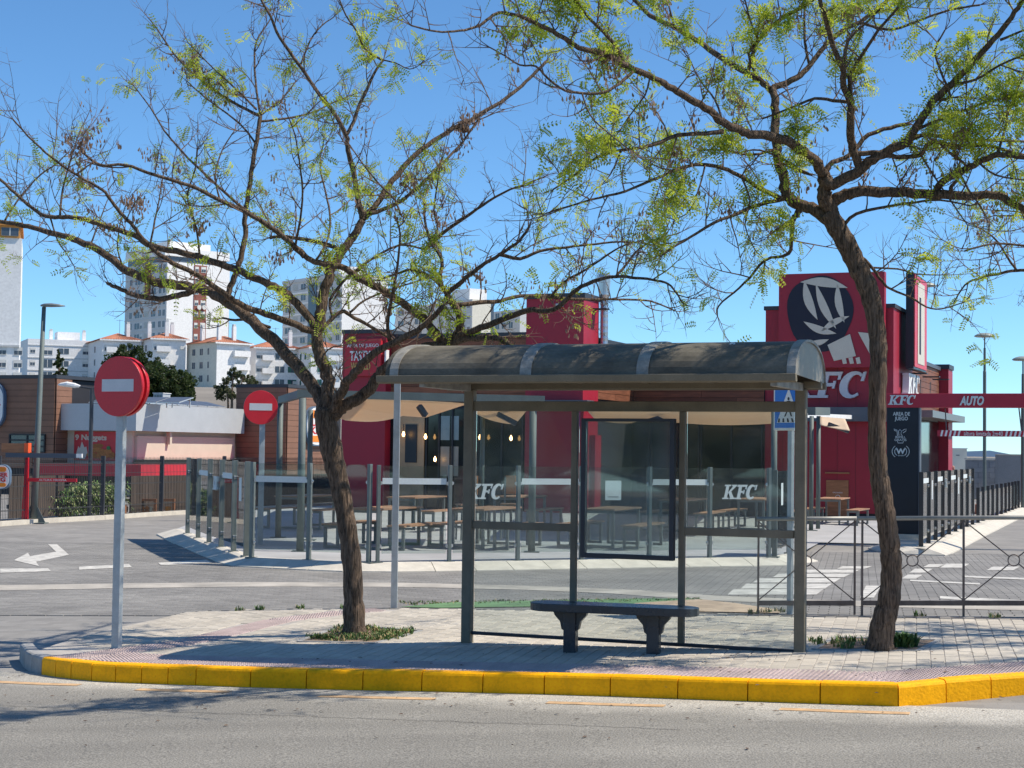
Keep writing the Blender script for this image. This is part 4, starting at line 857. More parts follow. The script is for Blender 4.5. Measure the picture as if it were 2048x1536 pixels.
# right-hand side of the tower
SD = side(K, uT1); sv = lambda px, y=760: SD.U(px, 0, y)
M_sv = SD
q1 = vT+4
planks(SD, q1, SD.U(1873), SD.Zz(1850, 845), 0, 0, .2, RST, M_plank)if False else None
zs_top = SD.Zz(1855, 732); ue_ = SD.U(1880, 0, 742)
bx('wall', K, uT1-3, uT1-.06, vT+4, ue_+.4, 0, zs_top-.03, M_plinth, RST)
planks(SD, q1, ue_, SD.Zz(1855, 826), zs_top, -.0, .21, RST, M_plank, 2.6)if False else planks(Fr(SD.P(0, .06, 0), SD.u), q1, ue_, SD.Zz(1855, 826), zs_top, 0.0, .21, RST, M_plank, 2.6)
bx('coping', SD, q1, ue_, -.04, .3, zs_top, zs_top+.13, M_band2, RST); bx('fascia', SD, q1-.8, ue_+1.2, -.75, -.1, SD.Zz(1855, 840), SD.Zz(1855, 827), M_grey, RST)
bx('window', SD, q1, ue_, .04, .06, .1, SD.Zz(1855, 842), M_win, RST)
ur = .55; bx('pier', K, uT1-.3, uT1+ur*.55, ue_, ue_+1.2, 0, SD.Zz(1885, 740), M_red, RST); bx('coping', K, uT1-.4, uT1+ur*.62, ue_-.08, ue_+1.3, SD.Zz(1885, 740), SD.Zz(1885, 731), M_cap, RST)
bx('side_sign', SD, sv(1800, 600)+.0, sv(1826, 600), -.42, -.18, SD.Zz(1800, 737), SD.Zz(1800, 545), M_blackp, RST); bx('side_sign_face', SD, sv(1800, 600)+.05, sv(1826, 600)-.05, -.45, -.421, SD.Zz(1800, 733), SD.Zz(1800, 549), M_redp, RST)
bx('side_sign_shape', SD, sv(1806, 600), sv(1820, 600), -.465, -.451, SD.Zz(1800, 725), SD.Zz(1800, 560), M_cream, RST); bx('side_sign_mark', SD, sv(1809, 600), sv(1812, 600), -.475, -.466, SD.Zz(1800, 705), SD.Zz(1800, 590), M_navy, RST)
kfc(SD, sv(1800, 770), sv(1822, 770), SD.Zz(1812, 792), SD.Zz(1812, 749), -.05, M_white, RST, .2)
for px in (1815, 1842, 1862): u = sv(px, 750); MB().fb(SD, u, u+.25, -.6, -.05, SD.Zz(px, 748+(px-1815)*.25), SD.Zz(px, 748+(px-1815)*.25)+.04).build('wall_light', M_cap, RST)
u = K.U(1168, .5); MB().fb(Fr(K.P(0, 0, 0), K.v), .5, .8, -.5, -.05, K.Zz(1180, 616), K.Zz(1180, 616)+.04).build('wall_light', M_cap, RST)
MB().fb(K, K.U(1120), K.U(1132), -.5, -.3, K.Zz(1126, 616), K.Zz(1126, 610)).build('wall_light', M_galv, RST)
# play-area sign
va = -.46; PS = thing('play_area_sign', 'red playground sign with white lettering on the block left of the tree fork', 'sign', K.P(K.U(690, va), va, 3)); M_redl = pm('sign_red', (.50, .025, .04), .5, 0, .05)
bx('board', K, K.U(690, va), K.U(762, va), va-.1, va+.05, K.Zz(725, 752, va), K.Zz(725, 678, va), M_redl, PS)
text('AREA DE JUEGO', K, K.U(695, va), K.U(758, va), K.Zz(725, 697, va), K.Zz(725, 688, va), va-.1, M_white, PS, ex=.02)
text('TASTY', K, K.U(701, va), K.U(742, va), K.Zz(725, 722, va), K.Zz(725, 702, va), va-.1, M_white, PS, ex=.02, off=.02)
text('WORLD', K, K.U(703, va), K.U(742, va), K.Zz(725, 740, va), K.Zz(725, 725, va), va-.1, pm('gold_letter', (.6, .4, .12), .5), PS, ex=.02, off=.02)
bx('sunlit_edge', K, K.U(770, -.4)+.0, K.U(773, -.4), -.5, -.3, K.Zz(770, 765, -.4), K.Zz(770, 700, -.4), M_white, PS)  # white strip painted in for the sunlit edge of the projecting block
# chimney duct
zc = K.Zz(1204, 700, 1.2); P0 = K.P(K.U(1206, 1.2), 1.2, 0); CH = thing('chimney_duct', 'shiny ribbed metal chimney duct beside the left red tower', 'chimney', Vector((P0.x, P0.y, zc)))
yy = [695, 600, 590, 584, 555, 548]; rr_ = [.12, .12, .17, .17, .19, .17]
M_duct = pm('spiral_duct', (.50, .53, .55), .3, .8, .1, 3, 60, .03)
pts = []; rs = []
for i in range(len(yy)-1):
    z0, z1 = zat(P0, yy[i]), zat(P0, yy[i+1]); n = 16 if i == 0 else 2
    for k in range(n): t = k/n; pts.append(Vector((P0.x, P0.y, z0+(z1-z0)*t))); rs.append(rr_[i]+(rr_[i+1]-rr_[i])*t+(.006 if i == 0 and k % 2 else 0))
pts.append(Vector((P0.x, P0.y, zat(P0, yy[-1])))); rs.append(rr_[-1]); MB().tube(pts, rs, 20).build('pipe', M_duct, CH, smooth=False)
M_bulb = pm('lit_bulb', (.9, .6, .3), .5, emis=(1, .55, .2, 9))
for i, (px, py) in enumerate(((807, 868), (851, 873), (960, 874), (1022, 876), (870, 918))):
    q = at(px, py, K.P(K.U(px, -.35), -.35, 0).y); T_ = thing('wall_lamp', ['small lit bulb on the tan door surround', 'faint lit lamp at the left edge of the dark windows', 'warm lit bulb just right of the left shelter post', 'warm lit bulb hanging below the right corner of the cream sail', 'round white lamp low in the dark window'][i], 'lamp', q)
    MB().tube([q+Z*.08, q+Z*.03, q, q-Z*.05, q-Z*.08], [.015, .03, .045, .04, .012], 10).build('bulb', M_bulb, T_); MB().tube([q+Z*.30, q+Z*.075], .012, 6).build('stem', M_mull, T_)
# ------------------------------------------------------------------ terrace platform and its sloping kerb
PZ = .12; HP = lambda x, y: H(x, y)+PZ*(1-smooth((x/max(y, 1)-.163)/.03)); HI = lambda x, y: H(x, y)+PZ
tb = [(352, 1058), (375, 1068), (397, 1077), (418, 1085), (441, 1094), (467, 1103), (497, 1115), (617, 1121), (740, 1126), (898, 1124.5), (1035, 1122.5), (1162, 1120.5), (1298, 1118.5), (1419, 1116.5), (1535, 1115.5), (1592, 1111)]
tpts = [gp(x, y, HP) for x, y in tb]
endl = [gp(x, y, HP) for x, y in ((1640, 1085), (1795, 1088), (1820, 1042), (1300, 1030), (690, 1009), (455, 1024), (400, 1040))]
PL = [Vector((p.x, p.y, 0)) for p in tpts+endl]; tri = tessellate_polygon([PL]); mb = MB()
M_terr = pm('terrace_concrete', (.36, .37, .38), .85, 0, .16, .6, 60, .12)
fs = []
vs = [Vector((p.x, p.y, HP(p.x, p.y))) for p in PL]
for t in tri:
    a, b, c = [PL[i] for i in t]; fs.append(tuple(t) if (b-a).cross(c-a).z > 0 else tuple(reversed(t)))
mb.add(vs, fs); o = mb.build('terrace', M_terr); o['kind'] = 'structure'
tk = bpy.data.objects.new('terrace_kerb', None); sc.collection.objects.link(tk); tk['kind'] = 'structure'
def slopekerb(pts, wd, ht, step, outw, base=H, mat=M_conc):
    L = 0
    res = [Vector((p.x, p.y, 0)) for p in pts]; acc = [0]
    for a, b in zip(res, res[1:]): acc.append(acc[-1]+(b-a).length)
    n = max(1, int(acc[-1]/step))
    def pos(s):
        for i in range(len(acc)-1):
            if s <= acc[i+1] or i == len(acc)-2: t = (s-acc[i])/(acc[i+1]-acc[i]); return res[i].lerp(res[i+1], t)
    def nor(s):
        d = pos(min(acc[-1], s+.3))-pos(max(0, s-.3)); return Vector((d.y, -d.x, 0)).normalized()*outw
    for k in range(n):
        s0, s1 = acc[-1]*k/n+.006, acc[-1]*(k+1)/n-.006; ring = []
        for s in (s0, s1):
            p, q = pos(s), nor(s)
            for x, z in ((-.12, -.05), (-.12, ht+.006), (.02, ht+.006), (wd, .015), (wd+.01, -.05)): r = p+q*x; ring.append(Vector((r.x, r.y, base(r.x, r.y)+z)))
        mb = MB(); mb.add(ring, [(0, 1, 2, 3, 4), (9, 8, 7, 6, 5)]+[((i+1) % 5, i, i+5, (i+1) % 5+5) for i in range(5)]); mb.build('kerb_stone', mat, tk)
slopekerb(tpts, .42, PZ, .62, 1)
isl = [gp(x, y, HI) for x, y in ((1775, 1085), (1806, 1094), (1850, 1098), (1880, 1086), (1915, 1070), (1950, 1055), (2000, 1034), (2048, 1014), (2090, 996))]
slopekerb(isl, .40, PZ, .6, 1)
isl2 = [gp(x, y, HI) for x, y in ((2060, 1005), (1990, 1022), (1930, 1046), (1870, 1072), (1800, 1078))]
PL = [Vector((p.x, p.y, 0)) for p in isl+isl2]; tri = tessellate_polygon([PL]); mb = MB(); fs = []
for t in tri:
    a, b, c = [PL[i] for i in t]; fs.append(tuple(t) if (b-a).cross(c-a).z > 0 else tuple(reversed(t)))
mb.add([Vector((p.x, p.y, HI(p.x, p.y)+.003)) for p in PL], fs); o = mb.build('kerb_island', M_conc); o['kind'] = 'structure'
# ------------------------------------------------------------------ glass fences
M_post = pm('fence_post_metal', (.17, .20, .19), .45, .35, .1, 5, 60, .03); M_stick = pm('frosted_sticker', (.62, .68, .68), .6, 0, .04, 3, 60, 0); M_steel = pm('clamp_steel', (.6, .6, .58), .3, .8)
def glassfence(label, posts, top0, panes, hfac=1.0, gap=.06, group=None, wp=.055, pmat=None):
    P_ = [gp(x, y, HI if posts[0][0] > 1700 else HP) for x, y in posts]; hh = (zat(P_[0], top0)-P_[0].z) if top0 > 20 else top0
    T_ = thing('glass_fence', label, 'fence', P_[0]); frs = []
    for i, p in enumerate(P_):
        d = (P_[min(i+1, len(P_)-1)]-P_[max(i-1, 0)]); d.z = 0; f = Fr(p, d.normalized())
        po = MB().fb(f, -wp/2, wp/2, -.045, .045, p.z, p.z+hh).build('post', pmat or M_post, T_, bevel=.004); bx('foot_plate', f, -.08, .08, -.08, .08, p.z-.01, p.z+.012, M_post, po)
    for i, kind in panes:
        a, b = P_[i], P_[i+1]; d = b-a; d.z = 0; L = d.length; f = Fr(a, d.normalized()); z0 = (a.z+b.z)/2+.14*hfac; z1 = (a.z+b.z)/2+hh-.015*hfac
        if kind == 'low': z1 = (a.z+b.z)/2+hh-.13; z0 = (a.z+b.z)/2+.12
        pn = MB().fb(f, gap, L-gap, -.005, .005, z0, z1).build('glass_pane', M_gl2, T_)
        cl = []
        for u in (gap-.03, L-gap+.03):
            for z in (z0+.12, z1-.28):
                if hfac < .8: continue
                MB().disc(f.P(u, -.02, z), -f.v, .032, .04, 12).build('clamp', M_steel, pn)
        zz = (a.z+b.z)/2
        if kind == 'band': bx('frosted_band', f, gap, L-gap, -.008, -.0055, zz+1.26, zz+1.36, M_stick, pn)
        if kind == 'kfc': uc = L/2; kfc(f, uc-.34, uc+.34, zz+1.02, zz+1.27, -.0055, M_stick, pn, .002)
        if kind == 'rkfc': uc = L/2; kfc(f, uc-.2, uc+.2, zz+1.1, zz+1.3, -.0055, M_stick, pn, .002, mirror=True)
        if kind == 'square': bx('square_sticker', f, L*.34, L*.34+.30, -.008, -.0055, zz+1.0, zz+1.33, M_stick, pn); bx('sticker_lines', f, L*.34+.05, L*.34+.25, -.0095, -.0082, zz+1.05, zz+1.06, M_blk, pn)
        if kind == 'tall': bx('tall_sticker', f, L*.4, L*.4+.2, -.008, -.0055, zz+.9, zz+1.3, M_stick, pn)
    return T_
glassfence('left run of glass fence climbing away beside the small no-entry sign', [(375, 1067), (396, 1076), (418, 1085), (442, 1094), (467, 1103), (492, 1112)], 915, [(0, ''), (1, 'band'), (2, 'kfc'), (3, 'band'), (4, 'tall')])
glassfence('short glass fence bay between the no-entry pole and the tree trunk', [(503, 1115), (617, 1120), (737, 1125)], 924, [(0, 'band'), (1, '')])
glassfence('long front glass fence seen behind the shelter', [(755, 1125), (898, 1123.5), (1035, 1121.5), (1162, 1119.5), (1298, 1117.5), (1419, 1115.5), (1537, 1114.5)], 930, [(0, 'band'), (1, 'kfc'), (2, 'band'), (3, 'square'), (4, 'band'), (5, 'kfc')])
glassfence('short glass fence end bay right of the front run', [(1549, 1114), (1578, 1106)], 940, [(0, 'tall')])
glassfence('tall glass fence of the drive-through lane beside the black totem', [(1842, 1094), (1857, 1087), (1871, 1080.5), (1885, 1074.5), (1898, 1069), (1911, 1063.5), (1923, 1058.5), (1934, 1054), (1945, 1049.5)], 944, [(0, 'band'), (1, 'tall'), (2, 'band'), (3, 'rkfc'), (4, 'band'), (5, 'tall'), (6, 'band'), (7, 'rkfc')], wp=.04, pmat=pm('dark_fence_post_metal', (.045, .045, .045), .5, .2))
glassfence('low glass fence with many posts continuing the drive-through run', [(1956, 1046), (1966, 1042), (1976, 1038), (1985, 1034.5), (1994, 1031.5), (2003, 1028.5), (2011, 1026), (2018, 1023), (2025, 1020.5), (2031, 1018), (2037, 1016)], 975, [(i, 'low') for i in range(10)], .5, wp=.04, pmat=MATS['dark_fence_post_metal'])
# ------------------------------------------------------------------ pergola frames and cream sails
M_pole = pm('pergola_pole', (.13, .16, .155), .6, .1, .1, 4, 60, .03, spec=.3); M_sail = pm('cream_canvas', (.80, .66, .50), .8, 0, .06, 2, 60, .1)
nt = M_sail.node_tree; b_ = nt.nodes['Principled BSDF']; tl = _n(nt, 'ShaderNodeBsdfTranslucent'); tl.inputs[0].default_value = (.78, .62, .44, 1); mx = _n(nt, 'ShaderNodeMixShader'); mx.inputs[0].default_value = .4
nt.links.new(b_.outputs[0], mx.inputs[1]); nt.links.new(tl.outputs[0], mx.inputs[2]); nt.links.new(mx.outputs[0], nt.nodes['Material Output'].inputs[0])
PG = thing('pergola', 'grey steel pergola with round posts over the terrace tables', 'pergola', gp(600, 1104, HP))
def rpost(px, py, ptop, r=.085, parent=PG):
    p = gp(px, py, HP); t = zat(p, ptop); MB().tube([p, Vector((p.x, p.y, t))], r, 14).build('post', M_pole, parent, smooth=True); bxf = Fr(p, Vector((1, 0, 0))); bx('foot_plate', bxf, -.14, .14, -.14, .14, p.z-.005, p.z+.012, M_pole, parent); return Vector((p.x, p.y, t))
c0 = rpost(600, 1103, 796, .065); c1 = rpost(556, 1075, 806, .06); c2 = rpost(1063, 1104, 806, .065); c3 = rpost(962, 1080, 812, .05); rpost(617, 1080, 820, .05); c5 = rpost(1547, 1095, 822, .06)
def beam(a, b, w, h, parent=PG, name='beam', mat=M_pole): MB().bar(a, b, w, h).build(name, mat, parent)
up = Z*.0
beam(c0+Z*.08-Vector((.1, 0, 0)), c2+Z*.06+Vector((.2, 0, 0)), .10, .14); beam(c0+Z*.08, c1+Z*.06, .10, .14); beam(c2+Z*.06, c3+Z*.06, .08, .1)
dx = [rpost(1622, 1061, 832, .055), rpost(1636, 1059, 832, .055), rpost(1696, 1034, 838, .045)]
beam(dx[0]+Z*.05-Vector((1.6, 0, 0)), dx[2]+Z*.05+Vector((.5, 0, 0)), .12, .12, name='awning_box', mat=M_white); beam(dx[0]+Z*.12, dx[1]+Z*.12+Vector((.2, 0, 0)), .2, .2); beam(c5+Z*.05-Vector((3, 0, .0)), c5+Z*.05+Vector((.3, 0, 0)), .08, .1)
def sail(label, quad, Ys, sag, group='cream shade sails'):
    """quad: pixel corners (top-left, top-right, bottom-right, bottom-left) with a depth for each"""
    c = [at(x, y, Y) for (x, y), Y in zip(quad, Ys)]; n = 10; vs = []; fs = []
    for j in range(n+1):
        for i in range(n+1):
            s, t = i/n, j/n; p = c[0].lerp(c[1], s).lerp(c[3].lerp(c[2], s), t); vs.append(p-Z*sag*16*s*(1-s)*t*(1-t)-Z*sag*.8*4*s*(1-s)*(1 if t > .5 else t*2))
    for j in range(n):
        for i in range(n): a = j*(n+1)+i; fs.append((a, a+1, a+n+2, a+n+1))
    o = MB().add(vs, fs).build('shade_sail', M_sail, None, smooth=True); m = o.modifiers.new('solid', 'SOLIDIFY'); m.thickness = .01; tag(o, label, 'awning', group)
Yf, Yb = c0.y, K.P(K.U(800), -.5, 0).y
sail('left cream sail behind the tree fork', [(640, 796), (735, 800), (700, 838), (660, 822)], [Yf+1, Yf+1, Yb-5, Yb-8], .10)
sail('wide cream sail left of the shelter post', [(690, 795), (938, 806), (852, 834), (700, 812)], [Yf+.5, Yf+.5, Yf+3, Yf+3.5], .05)
sail('cream sail spanning to the door surround', [(640, 800), (850, 822), (790, 832), (690, 840)], [Yf+3, Yf+5, Yb-2, Yb-3], .10)
sail('cream sail end showing its folded arm right of the left shelter post', [(940, 815), (1052, 822), (1030, 848), (950, 826)], [Yf+2, Yf+2, Yf+5, Yf+5], .06)
sail('tan sail above the poster frame', [(1172, 818), (1340, 824), (1262, 846), (1190, 838)], [Yf+5, Yf+5, Yb-2, Yb-2], .05)
sail('tan sail right of the poster frame', [(1300, 822), (1548, 822), (1560, 846), (1340, 844)], [Yf+6, Yf+6, Yb, Yb-2], .08)
sail('small cream sail between the dark pergola posts', [(1640, 834), (1690, 838), (1700, 862), (1640, 850)], [dx[0].y+.3, dx[0].y+.3, dx[0].y-1.5, dx[0].y-.5], .02)
for (x0, y0, x1, y1, Y, lab) in ((838, 812, 851, 831, Yf+.4, 'silver awning arm hanging on the front beam'), (995, 828, 1032, 847, Yf+2, 'folded awning arm under the cream sail end'), (1657, 848, 1697, 863, dx[0].y-.7, 'dark awning arm at the right sail')):
    o = MB().bar(at(x0, y0, Y), at(x1, y1, Y+.1), .09, .09).build('awning_arm', M_dark); tag(o, lab, 'awning arm', 'awning arms')
# ------------------------------------------------------------------ picnic sets
M_slat = objcol(pm('table_slat', (.34, .19, .115), .6, 0, .2, 2, 40, .1), .12); M_tf = pm('table_frame', (.16, .18, .18), .5, .3, .1)
def loop(fr, w, h, x, parent, t=.05):
    m = MB()
    for q in ((-w/2, -w/2+t, 0, h), (w/2-t, w/2, 0, h), (-w/2+t, w/2-t, 0, t), (-w/2+t, w/2-t, h-t, h)): m.fb(fr, q[0], q[1], x, x+t, q[2], q[3])
    return m.build('leg_frame', M_tf, parent)
def furn(kind):
    o = thing(kind, 'x', 'table' if kind == 'picnic_table' else 'bench', (0, 0, 0)); f = Fr(Vector((0, 0, 0)), Vector((1, 0, 0))); w, h = (.72, .74) if kind == 'picnic_table' else (.36, .45); L = 1.8
    for x in (.05, L-.1): loop(f, w-.06, h-.03, x, o)
    n = 5 if kind == 'picnic_table' else 3
    for i in range(n): a = -w/2+w*i/n; MB().fb(f, a+.004, a+w/n-.004, 0, L, h-.03, h).build('slat', M_slat, o)
    return o
proto = {k: furn(k) for k in ('picnic_table', 'terrace_bench')}; chmap = {}
def allkids():
    m = {}
    for o in bpy.data.objects:
        m.setdefault(o, []);
        if o.parent: m.setdefault(o.parent, []).append(o)
    return m
chm = allkids(); used_ = {'picnic_table': False, 'terrace_bench': False}
PHI = -math.atan2(B.x, B.y)
def put(kind, p, label):
    o = proto[kind]
    if used_[kind]: o = copy_tree(o, None, chm)
    used_[kind] = True; o.location = p; o.rotation_euler = (0, 0, PHI+random.uniform(-.04, .04)); o['label'] = label; o['group'] = 'terrace picnic tables' if kind == 'picnic_table' else 'terrace benches'
spots = [((724, 1099), 'behind the left tree trunk'), ((932, 1098), 'behind the left shelter post'), ((1192, 1097), 'behind the poster frame'), ((575, 1058), 'near the pergola corner at far left'), ((800, 1060), 'in the back row behind the galvanised post'), ((1345, 1064), 'in the back row left of the right mullion'), ((1500, 1060), 'in the back row by the fence end post'), ((1655, 1052), 'by the wooden bin cabinet near the red tower'), ((1010, 1056), 'in the back row before the left red tower')]
for (px, py), w_ in spots:
    c = gp(px, py, HP); put('picnic_table', c, 'slatted picnic table '+w_)
    put('terrace_bench', c-A*.66, 'slatted bench left of the table '+w_); put('terrace_bench', c+A*.66, 'slatted bench right of the table '+w_)
for i, (px, py) in enumerate(((1020, 1078), (932, 1080))):
    p = gp(px, py, HP); T_ = thing('high_chair', ['tall chair with orange wood back right of the frosted letters', 'tall chair with narrow orange wood back behind the left shelter post'][i], 'chair', p, 'tall wooden-back chairs'); f = Fr(p, Vector((math.cos(-.2-i), math.sin(-.2-i), 0)))
    for a in (-.16, .16):
        for b in (-.16, .16): MB().bar(f.P(a, b, p.z), f.P(a*.9, b*.9, p.z+(.72 if b < 0 else 1.28)), .03).build('leg', M_tf, T_)
    bx('seat', f, -.18, .18, -.18, .18, p.z+.70, p.z+.73, M_slat, T_); bx('backrest', f, -.15, .15, .16, .19, p.z+.92, p.z+1.30, pm('orange_wood', (.50, .20, .08), .5), T_)
p = gp(1652, 1035, HP); f = Fr(p, A); T_ = thing('bin_cabinet', 'brown wooden waste cabinet with white recycling print', 'bin', p); w_ = .68
bx('body', f, 0, w_, 0, .6, p.z+.05, zat(p, 960), M_wood, T_); bx('shelf_top', f, -.03, w_+.03, -.03, .63, zat(p, 947), zat(p, 944), M_wood, T_); bx('back_panel', f, 0, w_, .55, .6, zat(p, 960), zat(p, 947), M_wood, T_); bx('base', f, .02, w_-.02, .03, .55, p.z-.01, p.z+.05, M_plinth, T_)
text('ORGANICO', f, .2, .5, zat(p, 986), zat(p, 983.5), -.001, M_white, T_, ex=.004); MB().tube([f.P(.36+.07*math.cos(a), -.012, zat(p, 994)+.07*math.sin(a)) for a in [k*.5 for k in range(12)]], .008, 5).build('recycling_ring', M_white, T_)
# ------------------------------------------------------------------ black totem and drive-through portal
tp = gp(1836, 1091, H); f = Fr(tp, A); TT = thing('menu_totem', 'tall black totem with white outline icons on a concrete base', 'sign', tp); u0 = f.U(1773, 0, 950); zt = zat(tp, 809); zb = zat(tp, 1069)
bx('base', f, u0+.12, .02, -.06, .3, tp.z-.02, zb, M_conc, TT, .01); bx('column', f, u0, 0, 0, .24, zb, zt, M_blackp, TT, .01); bx('side_trim', f, .002, .03, -.005, .26, zb-.1, zt, M_band2, TT)
def tx(s, x0, x1, y0, y1, **k): text(s, f, f.U(x0, 0, y0), f.U(x1, 0, y0), f.Zz((x0+x1)/2, y1), f.Zz((x0+x1)/2, y0), -.002, M_stick, TT, ex=.004, **k)
tx('AREA DE\nJUEGO', 1786, 1820, 824, 843, off=.015); tx('REFILL\nGRATIS', 1789, 1813, 872, 882, off=.01); tx('W', 1792, 1811, 897, 908, off=.04); tx('WIFI', 1795, 1808, 910, 912.5)
ic = MB()
for (cx, cy, r, a0, a1) in ((1801.5, 903, 10.5, -50, 50), (1801.5, 903, 15, -50, 50), (1801.5, 903, 10.5, 130, 230), (1801.5, 903, 15, 130, 230)):
    pts = []
    for k in range(9): a = math.radians(a0+(a1-a0)*k/8); u, z = f.uz(cx+r*1.15*math.cos(a), cy-r*.95*math.sin(a)); pts.append(f.P(u, -.006, z))
    ic.tube(pts, .007, 4)
ic.build('wifi_arcs', M_stick, TT)
ic = MB()
for path in (((1795, 872), (1794, 860), (1788, 858), (1789, 861), (1793, 862)), ((1798, 871), (1797, 862), (1800, 859), (1803, 862), (1802, 868), (1805, 872)), ((1806, 866), (1812, 862), (1813, 858), (1808, 859), (1805, 862)), ((1795, 882), (1796, 886), (1806, 886), (1807, 882))):
    ic.tube([f.P(f.uz(x, y)[0], -.006, f.uz(x, y)[1]) for x, y in path], .007, 4)
ic.build('drink_icon', M_stick, TT)
PO = thing('height_portal', 'red drive-through beam with white lettering and hanging height bar', 'gantry', f.P(u0, 0, zt)); up0 = f.U(1752, -.03, 800)
zb1, zb0 = f.Zz(1800, 787, -.03), f.Zz(1800, 815, -.03); ur = f.U(2150, 0, 800); vv = -.03; bx('beam', f, up0, ur, -.03, .25, zb0, zb1, M_redp if False else pm('beam_red', (.42, .02, .045), .5, 0, .05), PO, .006)
kfc(f, f.U(1776, vv), f.U(1833, vv), f.Zz(1800, 809.5, vv), f.Zz(1800, 790.5, vv), vv, M_stick, PO, .02); text('AUTO', f, f.U(1919, vv), f.U(1968, vv), f.Zz(1940, 811, vv), f.Zz(1940, 792, vv), vv, M_stick, PO, ex=.02, shear=.25, off=.045)
hb0, hb1 = f.Zz(1960, 873, vv), f.Zz(1960, 861, vv); h0, h1 = f.U(1875, 0, 867), f.U(2085, 0, 867); hb = bx('height_bar', f, h0, h1, -.03, .03, hb0, hb1, pm('beam_red', (.42, .02, .045)), PO)
hh = hb1-hb0
for base_ in (h0+.06, f.U(2010, 0, 867)):
    for i in range(5): u = base_+i*.09; MB().prism([f.P(u, -.031, hb0), f.P(u+.04, -.031, hb0), f.P(u+.07, -.031, hb1), f.P(u+.03, -.031, hb1)], -f.v*.002).build('white_stripe', M_white, hb)
text('altura limitada 2m40', f, f.U(1928, 0, 867), f.U(2006, 0, 867), f.Zz(1960, 871.5), f.Zz(1960, 862.5), -.031, M_white, hb, ex=.003)
for px0, px1 in ((1889, 1893), (2037, 2043)): MB().bar(f.P(f.U(px0), .1, zb0), f.P(f.U(px1), 0, hb1), .02).build('hanger_rod', M_rail, PO)
MB().fb(f, ur-.25, ur, 0, .2, tp.z, zb0).build('post', M_redp, PO)
# ------------------------------------------------------------------ wire fence along the left
M_wire = pm('fence_wire', (.05, .055, .06), .6, .2); M_fpost = pm('dark_fence_post', (.05, .055, .065), .5, .2)
fx = [(-60, 1055), (-5, 1051), (70, 1045.5), (204, 1038), (322, 1030), (447, 1023), (600, 1014.5), (760, 1008)]
fp_ = [gp(x, y, H) for x, y in fx]; FH = zat(fp_[3], 914)-fp_[3].z
WF = thing('wire_fence', 'dark welded mesh fence on a pale kerb at left', 'fence', fp_[3])
for i, p in enumerate(fp_): f = Fr(p, Vector((1, 0, 0))); MB().fb(f, -.05, .05, -.05, .05, p.z-.05, p.z+FH+.03).build('post', M_fpost, WF)
for i in range(len(fp_)-1):
    a, b = fp_[i], fp_[i+1]; d = b-a; L = d.length; f = Fr(a, Vector((d.x, d.y, 0)).normalized()); mb = MB(); n = int(L/.075)
    for k in range(n): u = .06+(L-.12)*k/n; z = a.z+d.z*u/L; mb.fb(f, u-.0045, u+.0045, -.003, .003, z+.1, z+FH)
    for z in (.1, .32, .34, .62, .9, .92, 1.2, 1.45, 1.47, FH-.22, FH-.06): mb.add([f.P(0, -.007, a.z+z), f.P(L, -.007, b.z+z), f.P(L, -.007, b.z+z+.012), f.P(0, -.007, a.z+z+.012)], [(0, 1, 2, 3)])
    o = mb.build('mesh_panel', M_wire, WF); o['kind'] = 'stuff'
mb = MB()
for i in range(len(fp_)-1): mb.bar(fp_[i]+Z*.03-Vector((0, .1, 0)), fp_[i+1]+Z*.03-Vector((0, .1, 0)), .25, .14)
o = mb.build('fence_kerb', M_conc); o['kind'] = 'structure'
# ------------------------------------------------------------------ grill restaurant on the left
Yb0 = 64; q0 = at(108, 900, Yb0); BK = Fr(Vector((q0.x, q0.y, 0))); q0.z = 0
BR = thing('restaurant', 'brown clad grill restaurant with grey fascia and red awning at left', 'restaurant', q0)
M_bpl = objcol(pm('brown_composite_plank', (.235, .12, .075), .65, 0, .1, 2, 30, .05), .07); M_fas = pm('light_grey_fascia', (.46, .49, .51), .5, .1, .04, 2, 40, .02); M_beige = pm('beige_render', (.58, .52, .42), .85, 0, .04, 2, 60, .05)
zl = BK.Zz(60, 757); bx('wall', BK, BK.U(-80), -.05, .05, 4, 0, zl-.03, M_plinth, BR); planks(BK, BK.U(-80), 0, 1.0, zl, 0, .235, BR, M_bpl, 30)
B1 = side(BK, .03); planks(B1, 0, B1.U(143, 0, 780), 1.0, zl, 0, .235, BR, M_bpl, 30); bx('coping', BK, BK.U(-80), .08, -.05, 4.05, zl, zl+.14, M_cap, BR)
window(BK, 20, 92, 868, 905, -.04, BR, 2, pm('teal_window', (.03, .06, .07), .08, spec=.8), 2)
vF = side(BK, 0).U(120, 0, 806); uF = BK.U(272, vF); z0, z1 = BK.Zz(200, 861, vF), BK.Zz(200, 807, vF)
B2 = side(BK, uF); vE = B2.U(489, 0, 840)
bx('fascia', BK, .02, uF, vF, vF+.5, z0, z1, M_fas, BR); bx('fascia', B2, vF+.5, vE, 0, .5, z0, z1, M_fas, BR)
bx('wall', BK, .02, uF-.45, vF+.45, vE, 0, z0+.05, M_beige, BR); bx('roof', BK, .05, uF-.3, vF+.3, vE-.1, z0+.1, z1-.1, M_cap, BR)
B3 = side(BK, uF-.45); bx('wall_panel', B3, vF+.6, vE-.3, -.12, 0, B3.Zz(400, 936), B3.Zz(380, 874), M_beige, BR)
bx('downpipe', B3, B3.U(327, 0, 890), B3.U(331, 0, 890), -.3, -.13, 2.0, z0, M_beige, BR)
